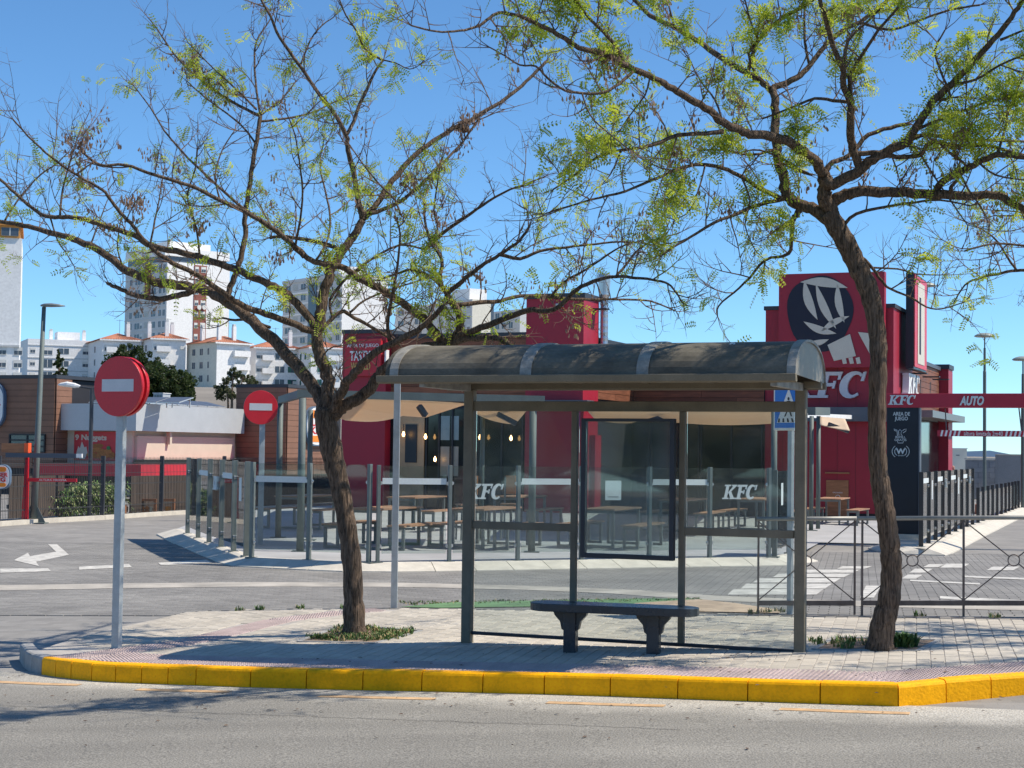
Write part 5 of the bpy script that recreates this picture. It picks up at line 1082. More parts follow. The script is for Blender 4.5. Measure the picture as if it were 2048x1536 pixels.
# red awning
va_ = vF-.5; bx('awning', BK, BK.U(75, va_), uF+.6, va_, vF+.5, BK.Zz(200, 952, va_), BK.Zz(200, 928, va_), M_redl, BR); uA = uF+.6; B4 = side(BK, uA); bx('awning', B4, vF+.5, B4.U(536, 0, 940), 0, 1.1, BK.Zz(200, 952, va_), BK.Zz(200, 928, va_), M_redp, BR)
bx('window', BK, BK.U(75, vF), uF-.3, vF+.3, vF+.46, .3, BK.Zz(200, 953, vF), M_win, BR); bx('window', B3, vF+.5, vE+6, -.125, -.05, .3, 1.4, M_win, BR)
# poster with nuggets
vp = vF+.43; NP = thing('nuggets_poster', 'red poster reading 9 Nuggets with a pale flame on the beige wall', 'poster', BK.P(BK.U(150, vp), vp, 2)); bx('sheet', BK, BK.U(150, vp), BK.U(240, vp), vp-.03, vp, BK.Zz(200, 921, vp), BK.Zz(200, 863, vp), pm('poster_red', (.52, .035, .045), .5), NP)
text('9 Nuggets', BK, BK.U(152, vp), BK.U(215, vp), BK.Zz(190, 884, vp), BK.Zz(190, 869, vp), vp-.03, M_cream, NP, ex=.01, off=.03)
flat(BK, [(153, 905), (157, 892), (160, 897), (164, 883), (169, 895), (173, 893), (175, 906), (170, 918), (159, 918)], vp-.031, .01, M_cream, NP, 'flame'); M_nug = objcol(pm('nugget_print', (.42, .17, .05), .7, 0, .3, 12), .2)
for i, (x, y, rx, ry) in enumerate(((196, 892, 11, 5), (194, 900, 12, 5), (205, 904, 12, 6), (184, 909, 12, 4), (216, 906, 9, 9), (200, 913, 20, 4), (224, 911, 6, 7))): MB().prism(blob(BK, x, y, rx, ry, vp-.032-i*.003, 14, .08, i), -B*.008).build('nugget', M_nug, NP)
MB().prism(blob(BK, 217, 896, 4, 4, vp-.06, 12), -B*.006).build('green_dot', pm('green_print', (.04, .22, .06), .6), NP)
# second brown block with logo
w2 = vE+.3; u20, u21 = BK.U(472, w2), BK.U(573, w2); z2 = BK.Zz(520, 775, w2); bx('wall', BK, u20, u21-.05, w2+.05, w2+5, 0, z2-.03, M_plinth, BR); planks(BK, u20, u21, .5, z2, w2, .235, BR, M_bpl, 30)
B5 = side(BK, u21+.02); e5 = B5.U(672, 0, 790); planks(B5, w2, e5, .5, z2, 0, .235, BR, M_bpl, 30); bx('coping', BK, u20, u21+.08, w2-.05, e5, z2, z2+.14, M_cap, BR); bx('wall', BK, u21-3, u21-.06, w2+5, e5, 0, z2-.05, M_plinth, BR)
M_bun = pm('bun_orange', (.85, .25, .02), .5); M_lred = pm('logo_red', (.62, .02, .02), .5)
def bunlogo(fr, u0, u1, z0, z1, v, label):
    T_ = thing('round_burger_sign', label, 'sign', fr.P((u0+u1)/2, v, z0)); W_, Hh = u1-u0, z1-z0; uc = (u0+u1)/2
    def rr2(x0, x1, y0, y1, r, vv, th, mat, nm):
        pts = []
        for cx, cy, a0 in ((x1-r, y1-r, 0), (x0+r, y1-r, 90), (x0+r, y0+r, 180), (x1-r, y0+r, 270)):
            for k in range(7): a = math.radians(a0+15*k); pts.append(fr.P(cx+r*math.cos(a), vv, cy+r*math.sin(a)))
        MB().prism(pts, -fr.v*th).build(nm, mat, T_)
    r = W_*.32; rr2(u0, u1, z0, z1, r, v, .15, pm('logo_rim', (.10, .16, .24), .4), 'rim'); rr2(u0+W_*.03, u1-W_*.03, z0+Hh*.03, z1-Hh*.03, r, v-.151, .01, M_white, 'white_field')
    rr2(uc-W_*.36, uc+W_*.36, z1-Hh*.30, z1-Hh*.10, Hh*.09, v-.162, .01, M_bun, 'bun_top'); rr2(uc-W_*.36, uc+W_*.36, z0+Hh*.10, z0+Hh*.26, Hh*.075, v-.162, .01, M_bun, 'bun_bottom')
    text('BURGER', fr, uc-W_*.42, uc+W_*.42, z0+Hh*.50, z0+Hh*.67, v-.162, M_lred, T_, ex=.01, off=.03); text('KING', fr, uc-W_*.34, uc+W_*.34, z0+Hh*.30, z0+Hh*.48, v-.162, M_lred, T_, ex=.01, off=.03); return T_
bunlogo(B5, B5.U(604, 0, 850), B5.U(657, 0, 850), B5.Zz(630, 892), B5.Zz(630, 813), -.06, 'burger logo sign on the sunlit brown wall behind the tree trunk')
bunlogo(BK, BK.U(-62, -.05), BK.U(12, -.05), BK.Zz(0, 858, -.05), BK.Zz(0, 764, -.05), -.05, 'big blue-rimmed burger sign cut off by the left picture edge')
# solar panels along the roof edge
M_solar = pm('solar_cell', (.09, .11, .15), .45, .1, .1, 2, 60, 0, spec=.8); M_alu = pm('aluminium', (.55, .57, .58), .4, .5); zr = z1+.02
def solar(fr, u, w_, v0):
    T_ = thing('solar_panel', 'tilted blue solar panel behind the grey fascia', 'solar panel', fr.P(u, v0, zr), 'solar panels on the grill restaurant roof')
    a, b, c, d = fr.P(u+.02, v0, zr+.02), fr.P(u+w_-.02, v0, zr+.02), fr.P(u+w_-.02, v0+1.0, zr+.24), fr.P(u+.02, v0+1.0, zr+.24); MB().prism([a, b, c, d], Z*.04).build('frame', M_alu, T_)
    e = [p+(p-(a+b+c+d)/4)*-.05+Z*.045 for p in (a, b, c, d)]; MB().prism(e, Z*.003).build('cells', M_solar, T_)
    for uu in (u+.1, u+w_-.15): MB().fb(fr, uu, uu+.04, v0+.9, v0+.94, z1-.12, zr+.20).build('leg', M_alu, T_)
nn = 9
for i in range(nn): L = (vE-vF-1.2); solar(B2, vF+.7+i*L/nn, L/nn, .6)
for i in range(4): solar(BK, .8+i*1.05, 1.05, vF+.7)
for i, o in enumerate([o for o in bpy.data.objects if o.name.startswith('solar_panel')]): o['label'] = ('solar panel in the long side row, place %s from the near corner' % ['one', 'two', 'three', 'four', 'five', 'six', 'seven', 'eight', 'nine'][i]) if i < 9 else 'solar panel in the short front row, place %s from the brown block' % ['one', 'two', 'three', 'four'][i-9]
q = at(316, 803, 74); f = Fr(Vector((q.x, q.y, 0)), A); T_ = thing('roof_unit', 'pale box-shaped air unit on the roof right of the big sign', 'air conditioner', q); bx('body', f, -.25, .25, 0, .6, z1, zat(q, 787), M_fas, T_); bx('lid', f, -.28, .28, -.03, .63, zat(q, 787), zat(q, 785.5), M_white, T_); 
for i in range(3): bx('louvre', f, -.2+i*.14, -.1+i*.14, -.015, -.002, z1+.1, zat(q, 790), M_grey, T_)
# entry gantry of the grill restaurant
g = gp(48, 1047, H); f = Fr(g, Vector((1, 0, 0))); T_ = thing('height_gantry', 'red tapered gantry with orange head and hanging red bar at left', 'gantry', g)
MB().prism([f.P(x, 0, z) for x, z in ((-.08, g.z), (.06, g.z), (.06, zat(g, 905)), (.0, zat(g, 905)))], f.v*.15).build('leg', M_redp, T_); bx('head_box', f, -.6, -.04, .0, .3, zat(g, 905), zat(g, 887), M_wood, T_); bx('orange_face', f, -.04, .06, -.01, .31, zat(g, 905), zat(g, 886), pm('bright_orange', (.85, .12, .03), .5), T_)
bx('beam', f, f.U(15, 0), f.U(158, 0), -.1, 0-.001, zat(g, 915), zat(g, 906), M_band2, T_); bx('beam_tip', f, f.U(155, 0)+.01, f.U(167, 0), -.105, -.002, zat(g, 914), zat(g, 906), M_white, T_); bx('height_bar', f, f.U(52), f.U(155), .02, .08, zat(g, 963), zat(g, 956), M_redp, T_)
text('ALTURA MAXIMA', f, f.U(80), f.U(135), zat(g, 961.5), zat(g, 957.5), .018, M_white, T_, ex=.004)
for px in (60, 150): MB().bar(f.P(f.U(px), .04, zat(g, 915)), f.P(f.U(px), .04, zat(g, 956)), .015).build('hanger_rod', M_wire, T_)
gq = gp(6, 1052, H); gf = Fr(gq, Vector((1, 0, 0)), Vector((0, 1, 0))); bunlogo(gf, gf.U(-24, .3), gf.U(26, .3), zat(gq, 979), zat(gq, 929), .3, 'small round-cornered burger sign low at the left edge')
g2 = gp(389, 1041, H); f2 = Fr(g2, Vector((1, 0, 0))); o = MB().prism([f2.P(x, 0, z) for x, z in ((-.12, g2.z), (.1, g2.z), (.08, zat(g2, 945)), (.0, zat(g2, 945)))], f2.v*.12).build('red_marker_post', M_redp); tag(o, 'tapered red post seen through the left glass fence', 'post')
# bamboo-like bush, menu boards
def leafbush(name, label, cat, cells, n, ln, mats, group=None):
    T_ = thing(name, label, cat, Vector((cells[0][0], cells[0][1], 0)), group); mb = MB(); st = MB()
    for _ in range(n):
        x, y, r, h = random.choice(cells); x += random.gauss(0, r*.5); y += random.gauss(0, .25); z = h*random.random()**.7; p = Vector((x, y, z)); d = (rnd()+Z*.2).normalized(); d.z = abs(d.z)*.6; s = d.cross(Z).normalized()*.018; l = ln*random.uniform(.6, 1.3); m_ = p+d*l*.5; t = p+d*l-Z*l*.45; mb.cur = 0 if random.random() < .65 else 1
        mb.add([p, m_-s, t, m_+s], [(0, 1, 2, 3)])
    for x, y, r, h in cells:
        for _ in range(4): a = random.uniform(-r, r)*.5; st.tube([Vector((x+a, y, 0)), Vector((x+a*1.2, y, h*.6)), Vector((x+a*1.6, y+.1, h*.95))], [.015, .012, .005], 4)
    mb.build('foliage', mats, T_); st.build('stems', M_weed, T_); return T_
cells = []
for px in range(96, 222, 9):
    p = gp(px, 1040-(px-70)*.05, H)+Vector((0, 1.2, 0)); h = zat(p, 968+random.uniform(-4, 10)+(14 if px < 115 else 0)); cells.append((p.x, p.y, .25, h))
leafbush('ornamental_bush', 'long-leaved pale green bush behind the mesh fence', 'bush', cells, 4200, .30, [M_weed, pm('pale_leaf', (.32, .36, .16), .6)])
lab = ['menu board in wooden frame nearest the big sign pole', 'wooden menu board showing four printed burgers', 'wooden menu board with orange and blue print at the right']
for i, (a, b, col) in enumerate(((222, 264, (.45, .05, .04)), (268, 312, (.55, .55, .42)), (322, 349, (.55, .22, .03)))):
    p = gp((a+b)/2, 1034, H)+Vector((0, 2.2, 0)); f = Fr(p, Vector((1, 0, 0))); z0, z1_ = p.z, zat(p, 998); u0, u1_ = f.U(a, 0, 1010), f.U(b, 0, 1010); T_ = thing('menu_board', lab[i], 'sign', p, 'menu boards in wooden frames'); m = MB()
    for q in ((u0, u0+.07, z0, z1_), (u1_-.07, u1_, z0, z1_), (u0+.07, u1_-.07, z1_-.07, z1_)): m.fb(f, q[0], q[1], 0, .1, q[2], q[3])
    m.build('frame', M_wood, T_); bx('print', f, u0+.12, u1_-.12, .04, .06, z0+.05, z1_-.22, pm('menu_print%d' % i, col, .5), T_)
    if i == 1:
        for x in (.3, .62):
            for z in (.28, .68): MB().prism([f.P(u0+.09+(u1_-u0-.18)*x+.08*math.cos(t), .038, z0+(z1_-.2-z0)*z+.06*math.sin(t)) for t in [k*math.pi/5 for k in range(10)]], -f.v*.006).build('burger_print', M_nug, T_)
p = gp(213, 1037, H)+Vector((0, 1.4, 0)); f = Fr(p, Vector((1, 0, 0))); T_ = thing('planter', 'small orange wooden planter box behind the mesh fence post', 'planter', p); bx('box', f, -.14, .14, 0, .3, p.z, p.z+.32, M_wood, T_); bx('label_plate', f, -.09, .09, -.012, -.002, p.z+.03, p.z+.18, M_white, T_)
M_scr = attcol(pm('dark_screen_board', (.075, .058, .048), .8, 0, .15, 2, 30, .1))
for (a, b, lab) in ((-60, 62, 'dark vertical-board screen behind the mesh fence at the left edge'), (208, 372, 'dark vertical-board screen behind the menu boards'), (372, 740, 'long brown vertical-board screen seen through the terrace glass')):
    P0_ = gp(a, 1052-(a+60)*.055, H)+Vector((0, 3, 0)); P1_ = gp(b, 1052-(b+60)*.055, H)+Vector((0, 3, 0)); d = P1_-P0_; f = Fr(P0_, d.normalized()); L = d.length; T_ = thing('timber_screen', lab, 'fence', P0_, 'dark timber screens'); mb = MB(); n = int(L/.14); hs_ = zat(P0_, 952)-P0_.z
    for k in range(n): mb.shade = random.uniform(.8, 1.2); mb.fb(f, L*k/n+.006, L*(k+1)/n-.006, 0, .03, P0_.z+.05, P0_.z+hs_)
    o = mb.build('boards', M_scr, T_); o['kind'] = 'stuff'; MB().fb(f, 0, L, .031, .08, P0_.z+.3, P0_.z+.4).build('rail', M_cap, T_); MB().fb(f, 0, L, .031, .08, P0_.z+hs_-.3, P0_.z+hs_-.2).build('rail', M_cap, T_)
# ------------------------------------------------------------------ street lamps
def lampleft():
    p = gp(67, 1046, H); t = Vector((at(88, 614, p.y).x, p.y, zat(p, 614))); T_ = thing('street_lamp', 'tall leaning grey street lamp in front of the left restaurant', 'street lamp', p)
    MB().tube([p, p.lerp(t, .3), t], [.085, .075, .05], 12).build('pole', M_pole, T_, smooth=True); m = MB(); f = Fr(p, Vector((1, 0, 0)))
    for s in (-1, 1): m.prism([f.P(s*.06, -.01, p.z), f.P(s*.30, -.01, p.z), f.P(s*.07, -.01, p.z+.45)], f.v*.02)
    m.fb(f, -.32, .32, -.2, .2, p.z-.01, p.z+.015); m.build('base_plate', M_pole, T_)
    mb = MB(); n = 12; vs = []; prof = [(-.08, .03, .03), (.0, .07, .06), (.18, .09, .07), (.36, .075, .05), (.52, .03, .015)]
    ring = []
    for x, wy, hz in prof:
        for k in range(8): a = 2*math.pi*k/8; vs.append(t+Vector((x, wy*1.6*math.cos(a), .03+hz*(math.sin(a) if math.sin(a) > 0 else .45*math.sin(a)))))
    fs = [(i*8+k, i*8+(k+1) % 8, (i+1)*8+(k+1) % 8, (i+1)*8+k) for i in range(4) for k in range(8)]+[tuple(range(7, -1, -1)), tuple(32+k for k in range(8))]
    mb.add(vs, fs).build('head', M_grey, T_, smooth=True)
lampleft()
p = gp(148, 1042, H)+Vector((0, 1.5, 0)); tz = zat(p, 776); T_ = thing('street_lamp', 'dark twin-arm lamp post with two pale heads behind the mesh fence', 'street lamp', p); MB().tube([p, Vector((p.x, p.y, tz))], [.06, .05], 10).build('pole', M_fpost, T_)
for s in (-1, 1):
    a = Vector((p.x, p.y, tz-.02)); e = a+Vector((s*.36, 0, .06)); MB().tube([a, e], .03, 8).build('arm', M_fpost, T_)
    MB().tube([e-Vector((s*.05, 0, 0)), e+Vector((s*.1, 0, .02)), e+Vector((s*.3, 0, .05)), e+Vector((s*.48, 0, .04)), e+Vector((s*.55, 0, .03))], [.03, .07, .075, .045, .01], 8).build('head', M_white, T_)
def mush(px, py, ptop, rr, label, twin=False):
    p = gp(px, py, H); tz = zat(p, ptop); T_ = thing('street_lamp', label, 'street lamp', p, 'dome-headed lamps on the right'); c = Vector((p.x, p.y, tz))
    MB().tube([p, Vector((p.x, p.y, tz-1.5)), Vector((p.x, p.y, tz-1.5))+Z*.02, c-Z*.5], [.075, .07, .055, .05], 10).build('pole', M_pole, T_, smooth=False)
    if twin:
        for s in (-1, 1): MB().tube([c-Z*.55+Vector((s*.0, 0, -.4)), c-Z*.4+Vector((s*.07, 0, 0)), c+Vector((s*.09, 0, -.05))], .022, 8).build('stem', M_pole, T_)
    else: MB().tube([c-Z*.5, c-Z*.04], .028, 8).build('stem', M_pole, T_)
    prof = [(.3, -.08), (.85, -.06), (1.0, .0), (1.0, .04), (.93, .12), (.72, .24), (.4, .33), (.0, .36)]
    n = 24; vs = [c+Vector((rr*r*math.cos(2*math.pi*k/n), rr*r*math.sin(2*math.pi*k/n), rr*z)) for r, z in prof for k in range(n)]; fs = [(i*n+k, i*n+(k+1) % n, (i+1)*n+(k+1) % n, (i+1)*n+k) for i in range(len(prof)-1) for k in range(n)]+[tuple(range(n-1, -1, -1))]
    MB().add(vs, fs).build('head', pm('lamp_dome', (.30, .33, .29), .4, .1), T_, smooth=True)
mush(1849, 1012, 572, .42, 'dome-headed lamp just right of the red tower sign', True); mush(1969, 1003, 673, .44, 'dome-headed lamp standing clear against the sky'); mush(2046, 1022, 720, .38, 'dome-headed lamp cut by the right picture edge')
# ------------------------------------------------------------------ walls at right
M_bw = pm('grey_block_wall', (.24, .24, .245), .9, 0, .1, .5, 30, .3); M_bl = objcol(pm('grey_block', (.26, .26, .265), .9, 0, .12, 2, 40, .3), .08); M_cr = pm('cream_wall', (.75, .70, .58), .85, 0, .04)
p = gp(1934, 998, H); f = Fr(p, Vector((1, 0, 0))); T_ = thing('block_wall', 'grey concrete block wall with pale capping behind the low fence', 'wall', p); u1_ = f.U(1994); zt = zat(p, 919); bx('core', f, 0, u1_, .02, .3, -.1, zt-.01, M_bw, T_); bx('capping', f, -.03, u1_, -.04, .34, zt, zt+.07, M_conc, T_)
hgt = .24; r = 0; z = .0
while z < zt-.05:
    u = -.25*(r % 2)
    while u < u1_: a, b = max(0, u), min(u1_, u+.5); (MB().fb(f, a+.008, b-.008, -.01, .02, z+.006, min(z+hgt, zt)-.006).build('concrete_block', M_bl, T_) if b-a > .06 else None); u += .5
    z += hgt; r += 1
p = gp(1994, 1003, H); f = Fr(p, Vector((1, 0, 0))); T_ = thing('rendered_wall', 'dark grey rendered wall at the right edge', 'wall', p); bx('face', f, .01, f.U(2130), -.05, .3, -.1, zat(p, 910), M_bw, T_); bx('capping', f, .0, f.U(2130), -.08, .33, zat(p, 910), zat(p, 908), M_conc, T_)
p = gp(1896, 992, H)+Vector((0, 2, 0)); f = Fr(p, Vector((1, 0, 0))); T_ = thing('outbuilding', 'small cream flat-roofed building right of the red pier', 'building', p); bx('wall', f, f.U(1880), f.U(1934), 0, 3, -.1, zat(p, 897), M_cr, T_); bx('roof_edge', f, f.U(1880), f.U(1934)+.03, -.03, 3, zat(p, 897), zat(p, 895.5), M_white, T_); bx('vent', f, f.U(1912), f.U(1919), -.012, -.001, zat(p, 911), zat(p, 909), M_grey, T_)
p = gp(1960, 1030, H)+Vector((.4, 1.2, 0)); f = Fr(p, (gp(2037, 1002, H)-gp(1957, 1034, H)).normalized()); o = MB().fb(f, -.3, 9, 0, .2, p.z-.1, p.z+.32).build('low_brick_planter', pm('terracotta', (.42, .20, .13), .85)); tag(o, 'low terracotta planter wall behind the low glass fence', 'planter')
# a person bending behind the drive-through fence
def skin_figure():
    base = gp(1908, 1006, H); sc_ = 1.0; hz = zat(base, 936)
    T_ = thing('person', 'bald person in dark top leaning forward behind the drive-through glass fence', 'person', base)
    def skm(name, V, E, R, mat):
        bm = bmesh.new(); lay = bm.verts.layers.skin.verify(); vs = [bm.verts.new(v) for v in V]; [bm.edges.new((vs[a], vs[b])) for a, b in E]
        for i, v in enumerate(vs): v[lay].radius = (R[i], R[i]*.85); v[lay].use_root = (i == 0)
        me = bpy.data.meshes.new(name); bm.to_mesh(me); bm.free(); o = bpy.data.objects.new(name, me); sc.collection.objects.link(o); o.parent = T_
        o.modifiers.new('s', 'SKIN'); s = o.modifiers.new('d', 'SUBSURF'); s.levels = s.render_levels = 2; me.materials.append(mat); me.shade_smooth() if me.polygons else None; return o
    k = hz-base.z+.02
    body = [(.30, 0, .88), (.22, 0, 1.08), (.08, 0, 1.28), (-.02, 0, k-.13), (-.05, 0, k-.02), (.12, -.19, 1.27), (.02, -.24, 1.02), (-.14, -.2, .86), (.12, .19, 1.27), (.02, .24, 1.02), (-.14, .2, .86), (.30, -.11, .80), (.22, -.12, .45), (.26, -.12, .06), (.12, -.12, .04), (.30, .11, .80), (.20, .12, .45), (.26, .12, .06), (.12, .12, .04), (-.07, 0, k+.08)]
    E = [(0, 1), (1, 2), (2, 3), (3, 4), (4, 19), (2, 5), (5, 6), (6, 7), (2, 8), (8, 9), (9, 10), (0, 11), (11, 12), (12, 13), (13, 14), (0, 15), (15, 16), (16, 17), (17, 18)]
    R = [.13, .13, .15, .055, .095, .07, .045, .035, .07, .045, .035, .09, .06, .04, .035, .09, .06, .04, .035, .08]
    skm('body', body, E, R, pm('skin_tone', (.48, .22, .15), .6))
    skm('dark_top', [(.30, 0, .9), (.22, 0, 1.08), (.08, 0, 1.27), (.12, -.19, 1.27), (.05, -.23, 1.1), (.12, .19, 1.27), (.05, .23, 1.1)], [(0, 1), (1, 2), (2, 3), (3, 4), (2, 5), (5, 6)], [.15, .15, .165, .085, .07, .085, .07], pm('dark_cloth', (.03, .03, .045), .9))
    skm('trousers', [(.30, 0, .88), (.30, -.11, .80), (.22, -.12, .45), (.25, -.12, .1), (.30, .11, .80), (.20, .12, .45), (.25, .12, .1)], [(0, 1), (1, 2), (2, 3), (0, 4), (4, 5), (5, 6)], [.14, .105, .08, .065, .105, .08, .065], pm('navy_cloth', (.02, .025, .05), .9))
    T_.rotation_euler = (0, 0, 0)
skin_figure()
# ------------------------------------------------------------------ far hills
mb = MB(); n = 40; vs = []
for i in range(n+1):
    x = 200+i*60; h = 2+9*math.exp(-((x-1130)/110)**2)*abs(1+.3*math.sin(i*2.1))+3*math.sin(i*1.3); vs += [(x, 4000, -1), (x, 4000, max(1, h)), (x, 4400, -1)]
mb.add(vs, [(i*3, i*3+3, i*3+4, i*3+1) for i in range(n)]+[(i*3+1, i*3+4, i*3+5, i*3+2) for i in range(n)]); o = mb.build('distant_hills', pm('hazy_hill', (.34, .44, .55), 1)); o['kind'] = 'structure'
# ------------------------------------------------------------------ apartment buildings on the hill
M_wht = pm('white_render', (.80, .80, .79), .85, 0, .03, .3, 3, .02); M_crm = pm('cream_render', (.70, .67, .57), .85, 0, .04, .3, 3, .02); M_gry = pm('grey_and_shade_render', (.56, .57, .57), .85, 0, .04, .3, 3, .02); M_rb = pm('red_brown_render', (.26, .09, .07), .85)
M_tile = pm('roof_tile', (.44, .19, .115), .9, 0, .2, .6, 3, .2); nt = M_tile.node_tree
M_fglass = pm('far_window', (.07, .09, .12), .2, 0, .2, 2); M_shut = pm('shutter_white', (.66, .66, .63), .7); M_green = pm('green_shutter', (.03, .13, .10), .6)
def unit(name, parts):
    mb = MB(); f = Fr(Vector((0, 0, 0)), Vector((1, 0, 0)))
    for m, q in parts: mb.cur = m; mb.fb(f, *q)
    me = mb.build(name, [M_shut, M_fglass, M_grey, M_green]); o = me.data; bpy.data.objects.remove(me); return o
UW = {'w': unit('window', [(0, (-.55, .55, -.06, 0, -.06, 0)), (0, (-.55, -.48, -.04, 0, 0, 1)), (0, (.48, .55, -.04, 0, 0, 1)), (1, (-.48, .48, -.015, 0, 0, .55)), (0, (-.48, .48, -.03, 0, .55, 1)), (0, (-.02, .02, -.03, -.015, 0, .55))]),
      'd': unit('window', [(2, (-.5, .5, -.05, 0, -.05, 0)), (1, (-.5, .5, -.02, 0, 0, 1)), (0, (-.03, .03, -.04, -.02, 0, 1)), (2, (-.53, -.5, -.05, 0, 0, 1)), (2, (.5, .53, -.05, 0, 0, 1))]),
      'g': unit('window', [(3, (-.5, -.1, -.05, 0, 0, 1)), (3, (.1, .5, -.05, 0, 0, 1)), (1, (-.1, .1, -.02, 0, 0, 1)), (0, (-.5, .5, -.08, 0, -.06, 0))]),
      'l': unit('louvre_window', [(2, (-.5, .5, -.01, 0, 0, 1))]+[(0, (-.5, .5, -.06, -.01, k/7+.02, k/7+.09)) for k in range(7)])}
def win(fr, u, z, w_, h, kind, parent, v=0):
    o = bpy.data.objects.new('louvre_window' if kind == 'l' else 'window', UW[kind]); sc.collection.objects.link(o); o.parent = parent
    M = Matrix((fr.u.to_4d()[:3]+(0,), fr.v.to_4d()[:3]+(0,), (0, 0, 1, 0), (0, 0, 0, 1))).transposed()
    L = fr.P(u, v, z)-parent_loc(parent); M = Matrix.Identity(4)
    for i in range(3): M[i][0] = fr.u[i]*w_; M[i][1] = fr.v[i]; M[i][2] = Z[i]*h; M[i][3] = L[i]
    o.matrix_basis = M; return o
def balcony(fr, u0, u1, z, parent, d=.9, mat=None, rail=.95): 
    b = MB().fb(fr, u0, u1, -d, 0, z-.15, z).build('balcony', mat or M_wht, parent); m = MB().fb(fr, u0, u1, -d, -d+.1, z, z+rail); m.fb(fr, u0, u0+.1, -d+.1, 0, z, z+rail); m.fb(fr, u1-.1, u1, -d+.1, 0, z, z+rail); m.build('parapet', mat or M_wht, b); return b
def corner_block(name, label, cat, pc, Y, pl, pr, ptop, pbase, psi, depthfac=1, mats=(M_wht, M_gry), group=None, top=True):
    """corner at pixel column pc; left face reaches pl, right face reaches pr"""
    q = at(pc, ptop, Y); ground = TER(q.x, q.y)-2; q0 = Vector((q.x, q.y, 0)); T_ = thing(name, label, cat, Vector((q.x, q.y, ground)), group)
    Ra = Vector((math.cos(psi), math.sin(psi), 0)); La = Vector((-math.sin(psi), math.cos(psi), 0)); FR = Fr(q0, Ra); FL = Fr(q0, -La, Ra)
    wr = FR.U(pr, 0, ptop); wl = -FL.U(pl, 0, ptop); cap_ = 15 if abs(psi) < .35 else 60; wl = min(wl, cap_) if wl > 0 else 15.0
    zt = q.z; vs = [q0, q0+Ra*wr, q0+Ra*wr+La*wl, q0+La*wl]
    m = MB(); m.hexa([Vector((p.x, p.y, ground)) for p in vs]+[Vector((p.x, p.y, zt)) for p in vs]); m.m = [0, 0, 0, 0, 0, 1]  # left face takes the second material; grey paints in shade on white towers
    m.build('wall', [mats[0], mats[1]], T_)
    return T_, FR, FL, wr, wl, zt, ground, q0
def hiproof(fr, w_, d, z, h, parent, ov=.6, nm='roof'):
    a = [fr.P(-ov, -ov, z), fr.P(w_+ov, -ov, z), fr.P(w_+ov, d+ov, z), fr.P(-ov, d+ov, z)]; k = min(w_, d)/2
    r = [fr.P(k, d/2, z+h), fr.P(w_-k, d/2, z+h)] if w_ >= d else [fr.P(w_/2, k, z+h), fr.P(w_/2, d-k, z+h)]
    mb = MB(); n = 1
    if w_ >= d: faces = [(0, 1, 5, 4), (1, 2, 5), (2, 3, 4, 5), (3, 0, 4)]
    else: faces = [(0, 1, 4), (1, 2, 5, 4), (2, 3, 5), (3, 0, 4, 5)]
    mb.add(a+r, faces+[(3, 2, 1, 0)]); o = mb.build(nm, M_tile, parent)
    # rows of tile ridges as real relief
    rg = MB()
    def ridge(p0, p1, q0_, q1_, cnt):
        for i in range(1, cnt): t = i/cnt; a_ = p0.lerp(p1, t); b_ = q0_.lerp(q1_, t); rg.bar(a_+Z*.03, b_+Z*.03, .16, .1)
    if w_ >= d: ridge(a[0], a[1], r[0], r[1], int(w_/.45)); ridge(a[1], a[2], r[1], r[1], int(d/.45)); ridge(a[3], a[0], r[0], r[0], int(d/.45))
    else: ridge(a[0], a[1], r[0], r[0], int(w_/.45)); ridge(a[1], a[2], r[0], r[1], int(d/.45)); ridge(a[3], a[0], r[1], r[0], int(d/.45))
    g_ = rg.build('tile_rows', M_tile, o); g_['kind'] = 'stuff'
    MB().fb(fr, -ov, w_+ov, -ov, -ov+.15, z-.3, z).build('gutter', M_wht, o); return o
def chim(fr, u, v, z, h, parent): c = MB().fb(fr, u-.35, u+.35, v-.35, v+.35, z, z+h).build('chimney', M_wht, parent); MB().fb(fr, u-.28, u+.28, v-.28, v+.28, z+h, z+h+.45).build('cowl', M_gry, c)
ST = 2.63
# tower 1
T1, FR, FL, wr, wl, zt, gr, q0 = corner_block('apartment_tower', 'tall white apartment tower with shade-greyed left side and red-brown strip', 'tower block', 335, 380, 252, 460, 522, 700, math.radians(42), group='high apartment towers')
bx('roof_house', FR, wr*.1, wr*.75, 2, 8, zt+1.6, zt+5, M_wht, T1); bx('roof_slab', FR, -.4, wr+.2, .5, wl-.5, zt+1.4, zt+3.4, M_wht, T1); bx('roof_gap', FR, 0, wr-.3, 1, wl-1, zt, zt+1.4, M_fglass, T1)
u0, u1_ = FR.U(387, 0, 600), FR.U(412, 0, 600); bx('brown_strip', FR, u0, u1_, -.15, .0, gr, zt-.3, M_rb, T1); lu = FL.U(301, 0, 600); lu0 = FL.U(294, 0, 600); bx('brown_pier', FL, lu0, lu, -.7, 0, FL.Zz(298, 590), zt, M_rb, T1)
for k in range(9):
    z = zt-1.9-k*ST; win(FR, (u0+u1_)/2+.8, z, 1.2, 1.3, 'w', T1, -.16); win(FR, (u0+u1_)/2-1.0, z, .9, 1.2, 'w', T1, -.16)
    for px, w_, kd in ((262, 1.0, 'd'), (275, 2.0, 'd'), (283, 1.0, 'w'), (292 if k < 3 else 293, 2.0, 'l'), (307, 1.8, 'd'), (320, 1.0, 'd'), (328, .9, 'd')): win(FL, FL.U(px, 0, 600), z-.1, w_, 1.35, kd, T1)
    bx('floor_band', FL, -wl, 0, -.1, 0, z-.75, z-.55, M_gry, T1)
for px in (396, 406): q = FR.P(FR.U(px, 0, 615), -.6, FR.Zz(px, 615)); MB().disc(q, -FR.v, .55, .1, 16).build('satellite_dish', M_shut, T1)
